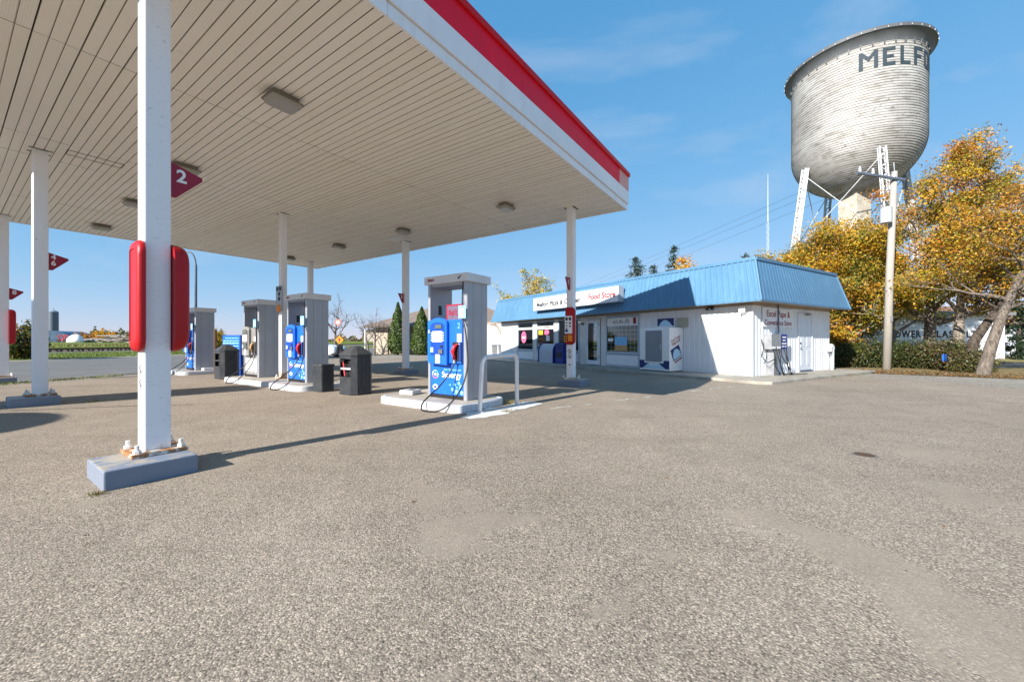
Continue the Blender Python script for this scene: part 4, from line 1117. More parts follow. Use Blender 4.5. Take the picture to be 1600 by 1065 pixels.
for (a, b) in ((-3.52, -3.24), (-3.98, -3.70)):
    for (z0, z1) in ((0.32, 0.86), (1.0, 1.62), (1.72, 2.0)):
        m.box(-0.020, -0.0121, a, b, z0, z1)
m.build('door_panel', M['door_white'], sdd, bevel=0.006)
MB().cyl(0, 0, 0, 0.05, 0.03, n=12).build('handle', M['galv'], sdd).matrix_local = Matrix.Translation((-0.06, -3.22, 0.96)) @ Matrix.Rotation(R(90), 4, 'Y')
MB().cyl(0, 0, 0, 0.03, 0.028, n=12).build('lock', M['black'], sdd).matrix_local = Matrix.Translation((-0.04, -3.22, 1.12)) @ Matrix.Rotation(R(90), 4, 'Y')
MB().box(-0.05, 0.02, -4.10, -3.12, B0 + 0.001, B0 + 0.065).build('threshold', M['dark_steel'], sdd)
mt = thing('electric_meter', 'grey electric meter box with cables on the shop side wall', 'meter box', st(0, 0, 0), SRZ)
MB().box(-0.24, -0.02, -1.30, -0.66, 0.93, 1.42).build('case', M['galv'], mt, bevel=0.01)
MB().box(-0.246, -0.241, -1.26, -1.05, 0.95, 1.02).box(-0.246, -0.241, -0.92, -0.70, 0.95, 1.02).build('printed_label', M['print_white'], mt)
MB().tube([(-0.06, -1.52, 1.42), (-0.06, -1.52, ZE)], 0.022, 8).build('conduit', M['dark_steel'], mt)
MB().box(-0.22, -0.02, -1.12, -0.86, B0, 0.93).build('chase', M['galv'], mt)
rg = random.Random(12)
for k in range(6):
    a = Vector((-0.2 - 0.03 * k, -0.85 - 0.11 * k, 0.95)); zlow = B0 + 0.03
    pts = [a, a + Vector((-0.06, rg.uniform(-.1, .1), -0.25)), a + Vector((-0.10, rg.uniform(-.25, .25), -0.55)), Vector((a.x - 0.12, a.y - rg.uniform(0, .35), zlow)), Vector((a.x - rg.uniform(0, .25), a.y - rg.uniform(.3, .9), zlow))]
    MB().tube(pts, 0.014, 6).build('cable', M['rubber'], mt, smooth='all')
MB().tube([(-0.05, -0.45, 1.25), (-0.12, -0.40, 0.95), (-0.10, -0.35, 0.7), (-0.18, -0.55, 0.5), (-0.3, -0.75, 0.62)], 0.014, 6).build('cable', M['rubber'], mt, smooth='all')
bs = thing('wall_sign', 'small dark blue sign with white lines beside the meter box', 'sign', st(0, 0, 0), SRZ)
MB().box(-0.20, -0.18, -1.80, -1.36, 0.93, 1.42).box(-0.18, -0.03, -1.60, -1.56, 1.1, 1.2).build('board', M['bin_blue'], bs)
m = MB()
for (y0, y1, z0, z1) in ((-1.72, -1.48, 1.30, 1.345), (-1.68, -1.5, 1.20, 1.24), (-1.74, -1.42, 1.09, 1.135), (-1.74, -1.66, 1.0, 1.04), (-1.6, -1.44, 1.0, 1.04)): m.box(-0.204, -0.201, y0, y1, z0, z1)
m.build('printed_lines', M['print_white'], bs)
vt = thing('vent_pipe', 'white hooked vent pipe at the rear corner of the shop wall', 'pipe', st(-0.13, -5.56, B0), SRZ)
MB().tube([(0, 0, 0), (0, 0, 0.80)] + [Vector((-0.02, 0.13 - 0.13 * math.cos(R(a)), 0.80 + 0.13 * math.sin(R(a)))) for a in range(20, 181, 20)] + [(-0.02, 0.26, 0.70)], 0.075, 12).build('pipe', M['siding'], vt, smooth='all')
MB().cyl(-0.02, 0.26, 0.64, 0.70, 0.055).build('outlet', M['black'], vt)
fl = thing('wall_lamp', 'white flood lamp high on the front corner of the shop', 'lamp', st(0.25, 0.04, 2.05), SRZ)
MB().box(-0.05, 0.05, -0.04, 0.0, -0.06, 0.06).build('bracket', M['white'], fl)
m = MB(); m.loft([[(x, 0.02, z) for x, z in rrect(-0.06, 0.06, 0.0, 0.12, 0.02)], [(x - 0.02, 0.16, z + 0.08) for x, z in rrect(-0.10, 0.10, -0.02, 0.18, 0.03)]]); m.build('head', M['white'], fl)
fl = thing('wall_lamp', 'small black twin lamp under the eave by the bright wall', 'lamp', st(1.35, 0.1, 2.33), SRZ)
MB().box(-0.1, 0.1, -0.09, 0.0, 0.0, 0.05).build('bracket', M['black'], fl)
for x in (-0.09, 0.09): MB().cyl(x, 0.04, -0.07, 0.0, 0.06, 0.04, n=12).build('head', M['black'], fl)
fl = thing('wall_lamp', 'small grey lamp over the white side door', 'lamp', st(-0.05, -3.6, 2.10), SRZ)
m = MB(); m.loft([[(x, y, 0.1) for x, y in circle(0.06, 12)], [(x - 0.05, y * 1.0, 0.03) for x, y in circle(0.13, 12)]]); m.build('shade', M['galv'], fl)
# ice freezer
ic = thing('ice_freezer', 'white ice freezer with grey door standing at the shop wall', 'freezer', st(2.44, 0.03, B0), SRZ)
MB().box(0, 1.32, 0, 0.78, 0.03, 1.60).build('case', M['white'], ic, bevel=0.012)
MB().box(0.04, 1.28, 0.05, 0.74, 0.0, 0.03).build('base', M['black'], ic)
MB().box(0.30, 1.02, 0.781, 0.825, 0.36, 1.50).build('door', M['door_grey'], ic, bevel=0.006)
MB().box(0.24, 1.08, 0.781, 0.80, 0.30, 1.56).build('door_frame', M['print_white'], ic)
MB().box(0.315, 0.345, 0.826, 0.86, 0.80, 1.0).build('handle', M['galv'], ic)
MB().box(0.003, 1.317, 0.781, 0.787, 0.10, 0.40).build('printed_band', M['print_navy'], ic)
m = MB(); m.prism([(0.15, 0.10), (1.17, 0.10), (0.98, 0.24), (0.86, 0.32), (0.66, 0.35), (0.46, 0.31), (0.34, 0.22)], 0.7875, 0.792, 'y'); m.build('printed_iceberg', M['print_ice'], ic)
text('ARCTIC', 0.11, M['print_white'], ic, (0.66, 0.794, 0.24), (-1, 0, 0), (0, 0, 1), bold=0.004, depth=0.001)
text("Don't Forget", 0.135, M['print_red'], ic, (-0.002, 0.42, 1.20), (0, -0.93, 0.42), (0, 0.42, 0.93), bold=0.002, depth=0.001, xs=0.8)
text('THE ICE!', 0.15, M['print_red'], ic, (-0.002, 0.40, 1.06), (0, -0.93, 0.42), (0, 0.42, 0.93), bold=0.004, depth=0.001, xs=0.9)
m = MB(); c_, s_ = math.cos(R(24)), math.sin(R(24))
def rot(y, z, cy, cz): return (cy - (y * c_ - z * s_) * 1, cz + (y * s_ + z * c_))
m.prism([rot(y, z, 0.40, 0.68) for y, z in ((-0.26, -0.22), (0.26, -0.22), (0.26, 0.22), (-0.26, 0.22))], -0.006, -0.002, 'x'); m.build('printed_bag', M['print_navy'], ic)
m = MB(); m.prism([rot(y, z, 0.40, 0.68) for y, z in ((-0.24, -0.18), (0.24, -0.20), (0.20, 0.02), (0.08, 0.14), (-0.06, 0.15), (-0.18, 0.04))], -0.009, -0.0065, 'x'); m.build('printed_iceberg', M['print_ice'], ic)
m = MB(); m.prism([rot(y, z, 0.40, 0.68) for y, z in ((-0.22, -0.31), (0.24, -0.31), (0.24, -0.26), (-0.22, -0.26))], -0.006, -0.002, 'x'); m.build('printed_line', M['print_red'], ic)
ib = thing('ice_sign', 'small blue and white iceberg sign above the ice freezer', 'sign', st(2.75, 0.05, 1.72), SRZ)
MB().box(0, 0.78, 0, 0.04, 0.0, 0.36).build('board', M['print_white'], ib)
MB().box(0.02, 0.76, 0.0405, 0.044, 0.05, 0.34).build('printed_band', M['print_navy'], ib)
m = MB(); m.prism([(0.10, 0.05), (0.68, 0.05), (0.62, 0.16), (0.50, 0.26), (0.36, 0.28), (0.2, 0.18)], 0.0445, 0.048, 'y'); m.build('printed_iceberg', M['print_ice'], ib)
tag(MB().box(0, 0.40, 0, 0.05, 0, 0.34).build('wall_vent', worn('louvre_tan', (0.36, 0.34, 0.26), 0.6), loc=st(2.25, 0.03, 1.71), rz=SRZ), 'small tan louvred vent right of the iceberg sign', 'vent')
# blue drop cabinet
cb = thing('drop_cabinet', 'blue cabinet with pale curved lid under the shop windows', 'cabinet', st(9.2, 0.12, B0), SRZ)
prof = [(0, 0), (0.62, 0)] + [(0.30 + 0.32 * math.cos(R(a)), 0.55 + 0.42 * math.sin(R(a))) for a in range(0, 91, 15)] + [(0, 0.97)]
MB().prism(prof, 0.06, 1.25, 'x').build('curved_lid', M['cabinet_lid'], cb)
prof2 = [(-0.0, 0), (0.66, 0)] + [(0.30 + 0.36 * math.cos(R(a)), 0.56 + 0.46 * math.sin(R(a))) for a in range(0, 91, 15)] + [(-0.0, 1.02)]
for a, b in ((0.0, 0.058), (1.252, 1.31)): MB().prism(prof2, a, b, 'x').build('end_panel', M['bin_blue'], cb)
db = thing('drop_box', 'deep blue newspaper box beside the curved cabinet', 'box', st(8.5, 0.14, B0), SRZ)
MB().box(0, 0.60, 0, 0.58, 0, 1.02).build('case', M['bin_blue'], db, bevel=0.02)
MB().box(0.10, 0.50, 0.581, 0.60, 0.30, 0.56).build('slot', M['black'], db)
MB().box(0.08, 0.52, 0.581, 0.59, 0.66, 0.94).build('printed_panel', M['print_navy'], db)

# ------------------------------------------------------------------ water tower
TX, TY, TR = 30.0, 34.9, 4.5
tw = thing('water_tower', 'tall old water tower with a round clad silver tank lettered MELFORT', 'water tower', (TX, TY, 0))
prof = []
pitch = 0.205; z = 24.55; zc = 17.9; hb = 3.95
while z > zc:
    prof += [(TR + 0.004, z), (TR + 0.042, z - pitch * 0.84), (TR + 0.038, z - pitch * 0.97)]
    z -= pitch
# rounded bottom, stepped in the same boards
def bot(a): return (TR * math.cos(a), zc - hb * math.sin(a))
arc = 0.0; da = 0.044; a = 0.02
while a < math.pi / 2 - 0.02:
    r0, z0 = bot(a); r1, z1 = bot(min(a + da, math.pi / 2))
    prof += [(r0 + 0.0, z0), (r1 + 0.044 * math.cos(a), z1 + 0.012 - 0.038 * math.sin(a)), (r1 + 0.038 * math.cos(a), z1 - 0.038 * math.sin(a))]
    a += da
MB().lathe(prof, 0, 0, 96).build('tank', M['tank'], tw)
rim = [(TR - 0.05, 24.2), (TR + 0.06, 24.22), (TR + 0.12, 24.42), (4.98, 24.86), (5.05, 24.88), (5.05, 25.12), (4.98, 25.18), (4.6, 25.35), (0.3, 27.1), (0.02, 27.1)]
MB().lathe(rim, 0, 0, 96).build('rim', M['tank_rim'], tw, smooth=True)
bk = MB().box(-0.03, 0.03, -0.035, 0.035, -0.05, 0.30).mesh('rim_bracket', M['tank_rim'])
bp = MB().box(-0.02, 0.03, -0.02, 0.02, 0.03, 0.14).mesh('rim_bolt', M['tower_steel'])
for i in range(40):
    a = 2 * math.pi * i / 40
    obj_from(bk, 'rim_bracket', tw, (4.59 * math.cos(a), 4.59 * math.sin(a), 24.05), a)
    obj_from(bp, 'rim_bolt', tw, (5.055 * math.cos(a), 5.055 * math.sin(a), 24.87), a)
# painted letters as thin curved plates: strokes given as (s0, s1, z0, z1) in letter units
def letter(a_deg, width_deg, strokes, diag=()):
    m_ = MB(); Rr = TR + 0.055; Z0, Hh = 22.30, 1.38
    def P(s, t_, r): 
        an = R(a_deg + width_deg * s); return (r * math.cos(an), r * math.sin(an), Z0 + Hh * t_)
    def patch(q0, q1, q2, q3, n=4):
        for i in range(n):
            f0, f1 = i / n, (i + 1) / n
            L = lambda p, q, f: (p[0] + (q[0] - p[0]) * f, p[1] + (q[1] - p[1]) * f)
            c = [L(q0, q1, f0), L(q0, q1, f1), L(q3, q2, f1), L(q3, q2, f0)]
            m_.add([P(*p, Rr) for p in c] + [P(*p, Rr - 0.02) for p in c], [(0, 1, 2, 3), (7, 6, 5, 4), (0, 4, 5, 1), (2, 6, 7, 3)])
    for s0, s1, t0, t1 in strokes: patch((s0, t0), (s1, t0), (s1, t1), (s0, t1))
    for q in diag: patch(*q)
    m_.build('painted_letter', M['tank_letters'], tw)
W5 = 0.22
letter(-127.4, 14.6, [(0, 0.22, 0, 0.70), (0.78, 1, 0, 1)], [((0, 0.68), (0.22, 0.68), (0.2, 1.0), (0, 1.0)), ((0.2, 1.0), (0.2, 0.72), (0.5, 0.42), (0.5, 0.68)), ((0.5, 0.68), (0.5, 0.42), (0.8, 0.72), (0.8, 1.0))])
letter(-109.3, 10.3, [(0, .32, 0, 1), (.32, 1, 0, .19), (.32, .86, .42, .60), (.32, 1, .82, 1)])
letter(-94.7, 9.7, [(0, .32, 0, 1), (.32, 1, 0, .19)])
letter(-81.0, 11.4, [(0, .30, 0, 1), (.30, .8, .42, .60), (.30, 1, .82, 1)])
letter(-66.6, 11.0, [(0, .28, .08, .92), (.72, 1, .08, .92), (.14, .86, 0, .18), (.14, .86, .82, 1)])
letter(-51.5, 11.0, [(0, .28, 0, 1), (.28, .9, .82, 1), (.28, .9, .42, .58), (.72, 1, .5, .92)], [((.45, .44), (.72, .44), (1.0, 0), (.74, 0))])
letter(-36.0, 11.0, [(.36, .64, 0, .82), (0, 1, .82, 1)])
# lattice legs, riser and bracing
def lattice_leg(ang):
    a = R(ang); rt, rb = 4.36, 6.65
    e_ = Vector((math.cos(a), math.sin(a), 0)); s_ = Vector((-math.sin(a), math.cos(a), 0))
    top = e_ * rt + Vector((0, 0, 16.2)); bot_ = e_ * rb
    m_ = MB()
    h_, w_ = 0.20, 0.15
    for (i, j) in ((-1, -1), (-1, 1), (1, -1), (1, 1)):
        off = s_ * (h_ * i) + e_ * (w_ * j)
        m_.tube([bot_ + off, top + off], 0.055, 4)
    m_.build('leg_chord', M['tower_steel'], tw)
    for i in (-1, 1):   # solid channel faces on the two flanks
        o_ = s_ * (h_ * i)
        m2 = MB(); t_ = s_ * 0.012
        m2.loft([[tuple(q + o_ - e_ * w_ - t_), tuple(q + o_ + e_ * w_ - t_), tuple(q + o_ + e_ * w_ + t_), tuple(q + o_ - e_ * w_ + t_)] for q in (bot_, top)])
        m2.build('leg_channel', M['tower_steel'], tw)
    m3 = MB(); n = 38
    for j in (-1, 1):
        for k in range(n):
            p0, p1 = bot_.lerp(top, k / n), bot_.lerp(top, (k + 1) / n); sg_ = 1 if k % 2 else -1
            m3.tube([p0 + s_ * h_ * sg_ + e_ * w_ * j, p1 - s_ * h_ * sg_ + e_ * w_ * j], 0.03, 4)
    m3.build('leg_lacing', M['tower_steel'], tw)
ANG = (181.5, 251.0, -1.0, 75.0)
for a in ANG: lattice_leg(a)
MB().prism(rrect(-0.8, 0.8, -0.8, 0.8, 0.06, 2), 0.0, 14.6).build('riser', concrete('riser_concrete', (0.52, 0.47, 0.39)), tw, rz=0.2)
def legp(a, z): 
    f = z / 16.2; r_ = 6.65 + (4.36 - 6.65) * f; return Vector((r_ * math.cos(R(a)), r_ * math.sin(R(a)), z))
for i in range(4):
    a, b = ANG[i], ANG[(i + 1) % 4]
    for (z0, z1) in ((15.6, 8.9), (8.7, 1.0)):
        for p0, p1 in ((legp(a, z0), legp(b, z1)), (legp(b, z0), legp(a, z1))):
            MB().tube([p0, p1], 0.035, 6).build('brace_rod', M['tower_steel'], tw)
    MB().tube([legp(a, 8.8), legp(b, 8.8)], 0.07, 6).build('strut', M['tower_steel'], tw)

# ------------------------------------------------------------------ utility pole, mast, wires
up = thing('utility_pole', 'weathered wooden utility pole with cross-arm and grey transformer', 'utility pole', (15.85, 16.85, 0))
MB().tube([(0, 0, -0.1), (0.13, 0, 4.0), (0.33, 0, 8.35)], [0.15, 0.135, 0.105], 14).build('pole', M['pole'], up, smooth='all')
m = MB(); m.tube([(-1.35, -0.14, 8.25), (0.62, -0.14, 7.95)], 0.06, 6); m.build('cross_arm', M['dark_steel'], up)
for x in (-1.25, -0.7, 0.18): MB().cyl(x, -0.14, 8.3 - (x + 1.35) * 0.15, 8.52 - (x + 1.35) * 0.15, 0.05, 0.035, n=10).build('insulator', M['cap_white'], up)
MB().tube([(0.34, 0, 8.3), (0.30, 0, 8.75)], 0.02, 6).build('spike', M['galv'], up)
m = MB(); m.cyl(-0.14, -0.12, 6.15, 6.75, 0.20, n=18); m.build('transformer', M['cabinet_lid'], up, smooth=True)
MB().cyl(-0.14, -0.12, 6.751, 6.82, 0.21, 0.12, n=18).build('transformer_lid', M['cabinet_lid'], up)
MB().box(0.02, 0.1, -0.18, -0.14, 2.0, 2.25).build('tag_plate', M['galv'], up)
def wires(name, label, ends, sag=0.8, r=0.012):
    t_ = thing(name, label, 'power line', (0, 0, 0))
    for a, b in ends:
        a, b = Vector(a), Vector(b); n = 14
        MB().tube([a.lerp(b, i / n) - Vector((0, 0, sag * 4 * (i / n) * (1 - i / n))) for i in range(n + 1)], r, 4, False).build('wire', M['dark_steel'], t_)
wires('power_line', 'thin power wires crossing the sky left of the water tower', [((14.65, 16.7, 8.55), (-12, 190, 13.0)), ((15.2, 16.7, 8.45), (-11, 190, 12)), ((16.05, 16.7, 8.3), (-10, 190, 11))], 1.6, 0.008)
wires('power_line', 'low wires running past the left end of the shop', [((-3.0, 34, 3.6), (-0.5, 27.5, 2.95)), ((-3.0, 34, 3.25), (-0.5, 27.5, 2.7)), ((-3.0, 34, 2.7), (-0.5, 27.5, 2.3))], 0.1, 0.010)
ms = thing('radio_mast', 'tall thin lattice radio mast far away left of the water tower', 'mast', (96.4, 150, 0))
m = MB()
for k in range(3): 
    a = 2 * math.pi * k / 3; m.tube([(0.35 * math.cos(a), 0.35 * math.sin(a), 0), (0.35 * math.cos(a), 0.35 * math.sin(a), 46)], 0.05, 4)
for k in range(60): 
    a0, a1 = 2 * math.pi * k / 3, 2 * math.pi * (k + 1) / 3; z_ = k * 46 / 60
    m.tube([(0.35 * math.cos(a0), 0.35 * math.sin(a0), z_), (0.35 * math.cos(a1), 0.35 * math.sin(a1), z_ + 46 / 60)], 0.04, 3)
m.build('lattice', M['tower_steel'], ms)
MB().tube([(0, 0, 46), (0, 0, 64)], [0.14, 0.05], 5).build('antenna', M['cap_white'], ms)

# ------------------------------------------------------------------ trees
RNG = np.random.default_rng(7)
def quads(name, P, N, size, cols, mat, parent=None, aspect=0.62, k=None):
    """one mesh of leaf quads at P facing N with per-leaf colours"""
    n = len(P)
    t1 = np.cross(N, RNG.normal(size=(n, 3))); t1 /= np.linalg.norm(t1, axis=1)[:, None] + 1e-9
    t2 = np.cross(N, t1); t2 /= np.linalg.norm(t2, axis=1)[:, None] + 1e-9
    s = (size if np.ndim(size) else np.full(n, size))[:, None]
    a, b = t1 * s, t2 * s * aspect
    bend = N / (np.linalg.norm(N, axis=1)[:, None] + 1e-9) * s * 0.22
    vs = np.stack([P - a, P - b * 0.9 + bend, P + a, P + b * 0.9 + bend], 1).reshape(-1, 3)
    me = bpy.data.meshes.new(name)
    me.vertices.add(4 * n); me.loops.add(4 * n); me.polygons.add(n)
    me.vertices.foreach_set('co', vs.astype(np.float32).ravel())
    me.loops.foreach_set('vertex_index', np.arange(4 * n, dtype=np.int32))
    me.polygons.foreach_set('loop_start', np.arange(0, 4 * n, 4, dtype=np.int32))
    ca = me.color_attributes.new('Col', 'FLOAT_COLOR', 'POINT')
    c4 = np.ones((n, 4), np.float32); c4[:, :3] = cols
    ca.data.foreach_set('color', np.repeat(c4, 4, 0).ravel())
    me.materials.append(mat); me.update(); me.validate()
    o_ = bpy.data.objects.new(name, me); COL.objects.link(o_)
    if parent: o_.parent = parent
    if k: o_['kind'] = k
    return o_
def palette(n, cols, weights, var=0.22):
    c = np.array(cols)[RNG.choice(len(cols), n, p=np.array(weights) / sum(weights))]
    return np.clip(c * (1 + RNG.normal(0, var, (n, 1))) * (1 + RNG.normal(0, 0.06, (n, 3))), 0.004, 0.95)

def skeleton(rg, base, trunk_pts, r0, n_limb, limb_len, up=0.45, levels=3, spread=1.0, start=0.35, wind=(0, 0, 0)):
    """returns tube list [(points, radii)] and twig tip points"""
    tubes, tips = [], []
    tp = [Vector(p) for p in trunk_pts]
    rr = [r0 * (1 - 0.72 * i / (len(tp) - 1)) for i in range(len(tp))]
    tubes.append((tp, rr))
    def at_path(s):
        f = s * (len(tp) - 1); i = min(int(f), len(tp) - 2); return tp[i].lerp(tp[i + 1], f - i), rr[i] + (rr[i + 1] - rr[i]) * (f - i)
    W = Vector(wind)
    def grow(p, d, L, r, lv):
        n = 4; pts = [p]; q = p; dd = d
        for i in range(n):
            dd = (dd + Vector((rg.gauss(0, .18), rg.gauss(0, .18), rg.gauss(0.04, .14))) + W * 0.06).normalized()
            q = q + dd * (L / n); pts.append(q)
        tubes.append((pts, [r * (1 - 0.75 * i / n) for i in range(n + 1)]))
        if lv <= 1: tips.extend(pts[1:])
        if lv > 0:
            k = rg.randint(3, 5) if lv > 1 else rg.randint(3, 4)
            for i in range(k):
                s = rg.uniform(0.3, 1.0); j = min(int(s * n), n - 1); b = pts[j].lerp(pts[j + 1], s * n - j)
                nd = (dd + Vector((rg.gauss(0, .75), rg.gauss(0, .75), rg.gauss(0.15, .5))) * spread).normalized()
                grow(b, nd, L * rg.uniform(0.45, 0.68), r * 0.5, lv - 1)
    for i in range(n_limb):
        s = start + (1 - start) * (i + rg.random() * 0.6) / n_limb; s = min(s, 0.99)
        b, r = at_path(s); az_ = i * 2.4 + rg.uniform(-.5, .5)
        d = Vector((math.cos(az_), math.sin(az_), up + 0.5 * s)).normalized()
        grow(b, d, limb_len * rg.uniform(0.75, 1.1) * (1.12 - 0.45 * s), r * 0.62, levels - 1)
    grow(tp[-1], (tp[-1] - tp[-2]).normalized(), limb_len * 0.7, rr[-1], levels - 1)
    return tubes, tips
def tree(name, label, cat, base, trunk, r0, n_limb, limb_len, leaves, cols, weights, seed, leaf=0.10, levels=3, up=0.45, spread=1.0, sig=0.30, start=0.35, bark_m='bark', group=None, keep=None, wind=(0, 0, 0), clumpy=0.6):
    rg = random.Random(seed)
    t_ = thing(name, label, cat, base, 0.0, group)
    tubes, tips = skeleton(rg, base, trunk, r0, n_limb, limb_len, up, levels, spread, start, wind)
    m_ = MB()
    pts0, rad0 = tubes[0]
    m_.tube([pts0[0] - Vector((0, 0, 0.15))] + pts0, [rad0[0] * 1.3] + rad0, 12); m_.build('trunk', M[bark_m], t_, smooth='all')
    m_ = MB()
    for pts, rad in tubes[1:]:
        big = rad[0] > 0.03
        m_.tube(pts, [max(x, 0.004) for x in rad], 6 if big else 3, False)
    m_.build('branches', M[bark_m] if r0 > 0.12 else M['twig'], t_, smooth='all')
    if leaves:
        T = np.array([tuple(p) for p in tips])
        if keep is not None:
            T = T[np.array([keep(p) for p in T])]
        # clumps: twigs differ in how leafy they are
        w = RNG.gamma(clumpy, 1.0, len(T)); w /= w.sum()
        idx = RNG.choice(len(T), leaves, p=w)
        P = T[idx] + RNG.normal(0, sig, (leaves, 3)) * np.array([1, 1, 0.75])
        ok = P[:, 2] > 0.15; P, idx = P[ok], idx[ok]; n = len(P)
        N = RNG.normal(size=(n, 3)) + np.array([0, 0, 0.5])
        N /= np.linalg.norm(N, axis=1)[:, None]
        clump = RNG.normal(0, 1, len(T))[idx]
        c = palette(n, cols, weights)
        # whole twigs turn together: shift each clump towards one hue
        hz_ = np.clip((T[:, 2] - T[:, 2].min()) / (np.ptp(T[:, 2]) + 1e-6) + RNG.normal(0, 0.22, len(T)), 0, 1)
        cA = palette(len(T), cols, weights, 0.12)
        if len(cols) == 6:   # the lower boughs are still greener, the tops have turned
            turned = palette(len(T), [ORAN, GOLD, RUST, (0.40, 0.16, 0.05)], [3, 3, 2, 2], 0.12); green = palette(len(T), [LIME, GREN, YELL, DGRN], [3, 3, 2, 2], 0.12)
            pick = RNG.uniform(0, 1, len(T))
            cA = np.where((pick < 0.72 * (1 - hz_))[:, None], green, np.where((pick > 1 - 0.45 * hz_)[:, None], turned, cA))
        cc = cA[idx]
        c = np.clip((0.30 * c + 0.70 * cc) * (1 + 0.10 * clump[:, None]), 0.004, 0.95)
        quads('crown', P, N, leaf * RNG.uniform(0.6, 1.25, n), c, M['leaf'], t_)
    return t_
GOLD, ORAN, RUST, YELL, LIME, GREN, DGRN, BRWN = (0.62, 0.335, 0.025), (0.60, 0.235, 0.02), (0.30, 0.12, 0.035), (0.66, 0.45, 0.04), (0.33, 0.33, 0.04), (0.115, 0.15, 0.03), (0.045, 0.072, 0.022), (0.20, 0.115, 0.055)
AUT = [GOLD, ORAN, YELL, RUST, LIME, GREN]
G1 = 'autumn trees beside the shop'
def gp(px, Y): return ((px - 800) / 622.2 * Y, Y, 0.0)
tree('maple_tree', 'golden autumn tree rising just behind the shop roof corner', 'tree', gp(1235, 22.5), [(0, 0, 0), (0.1, 0, 1.4), (0.0, 0.1, 3.0), (0.2, 0, 4.2)], 0.22, 13, 2.6, 46000, AUT, [3.4, 2.6, 2.6, 1, 2.6, 2.4], 11, leaf=0.062, clumpy=0.42, group=G1)
tree('maple_tree', 'broad gold and green autumn tree left of the utility pole', 'tree', gp(1325, 20.5), [(0, 0, 0), (-0.1, 0, 1.2), (0.1, 0.1, 2.9), (0.0, 0, 4.5)], 0.25, 16, 3.15, 66000, AUT, [2.8, 1.3, 3.2, 0.8, 3.8, 4], 23, leaf=0.062, clumpy=0.42, group=G1, up=0.35, start=0.22)
tree('maple_tree', 'gold-topped tree seen between the utility pole and the water tower leg', 'tree', gp(1392, 24.0), [(0, 0, 0), (0.1, 0, 1.6), (0.0, 0.1, 3.6), (0.2, 0, 5.8)], 0.22, 14, 3.1, 26000, AUT, [3.4, 2.4, 3, 1, 2.4, 2], 29, leaf=0.065, clumpy=0.42, group=G1, start=0.3)
tree('maple_tree', 'tall thinning autumn tree behind the utility pole', 'tree', gp(1450, 19.0), [(0, 0, 0), (0.1, 0, 1.8), (0.3, 0.1, 4.0), (0.8, 0.1, 6.2), (1.1, 0, 7.6)], 0.26, 17, 3.0, 34000, AUT, [3.4, 4.5, 2.2, 1.6, 2.6, 2.4], 37, leaf=0.056, sig=0.22, clumpy=0.33, group=G1, up=0.5, start=0.25)
tree('maple_tree', 'thick-trunked autumn tree in front of the white sign building', 'tree', gp(1497, 17.0), [(0, 0, 0), (0.02, 0, 1.5), (0.1, 0, 2.8), (0.5, 0.2, 4.2)], 0.24, 11, 2.5, 24000, AUT, [3.4, 2.4, 3.4, 1, 3.4, 2.4], 41, leaf=0.052, sig=0.24, group=G1, start=0.5)
tree('leaning_tree', 'grey-barked tree leaning right at the edge of the verge', 'tree', gp(1535, 14.1), [(0, 0, 0), (0.30, 0, 1.0), (0.75, 0.05, 2.1), (1.35, 0.1, 3.3), (2.1, 0.1, 4.6), (2.7, 0.1, 5.9)], 0.185, 11, 2.3, 14000, AUT, [4, 5, 3, 3, 1, 0.5], 53, leaf=0.042, sig=0.2, clumpy=0.35, group=G1, start=0.42, up=0.3, levels=4, bark_m='bark_m')
tree('dark_trunk_tree', 'dark slanting tree behind the leaning grey tree', 'tree', gp(1508, 15.6), [(0, 0, 0), (0.35, 0, 1.2), (1.0, 0, 2.1), (2.0, 0.1, 3.2), (3.0, 0.1, 4.4)], 0.2, 9, 2.2, 6000, AUT, [4, 5, 3, 3, 1, 0.5], 59, leaf=0.042, sig=0.2, clumpy=0.35, group=G1, start=0.5, bark_m='bark_d')
# hedge bushes along the verge
def bush(label, px, Y, rx, ry, h, n, cols, weights, seed, leaf=0.042, name='hedge_bush', group='bushes along the verge', lift=0.0):
    x, y, _ = gp(px, Y); t_ = thing(name, label, 'bush', (x, y, lift), 0.0, group)
    n = int(n * (1.9 if leaf < 0.05 else 1.0))
    rg = random.Random(seed); m_ = MB()
    ends = []
    for i in range(46):
        a = rg.uniform(0, 6.283); q = rg.uniform(0.15, 1) ** 0.6
        e_ = Vector((rx * q * math.cos(a), ry * q * math.sin(a), h * rg.uniform(0.45, 0.98) * (1.05 - 0.45 * q)))
        b = Vector((e_.x * 0.35, e_.y * 0.35, -0.05)); mid = b.lerp(e_, 0.55) + Vector((rg.gauss(0, .06), rg.gauss(0, .06), 0.08))
        m_.tube([b, mid, e_], [0.016, 0.011, 0.004], 4, False); ends += [mid, e_, b.lerp(e_, 0.8), b.lerp(e_, 0.35)]
    m_.build('branches', M['twig'], t_)
    T = np.array([tuple(p) for p in ends]); w = RNG.gamma(0.9, 1, len(T)); w /= w.sum()
    idx = RNG.choice(len(T), n, p=w); P = T[idx] + RNG.normal(0, 0.16, (n, 3)); ok = P[:, 2] > 0.02; P, idx = P[ok], idx[ok]
    N = RNG.normal(size=(len(P), 3)) + np.array([0, 0, 0.4])
    c = 0.55 * palette(len(P), cols, weights) + 0.45 * palette(len(T), cols, weights, 0.1)[idx]
    quads('crown', P, N, leaf * RNG.uniform(0.6, 1.3, len(P)), c, M['leaf'], t_)
    return t_
HG = [(0.030, 0.055, 0.018), (0.07, 0.105, 0.025), (0.15, 0.095, 0.045), (0.20, 0.21, 0.035), (0.16, 0.125, 0.08)]
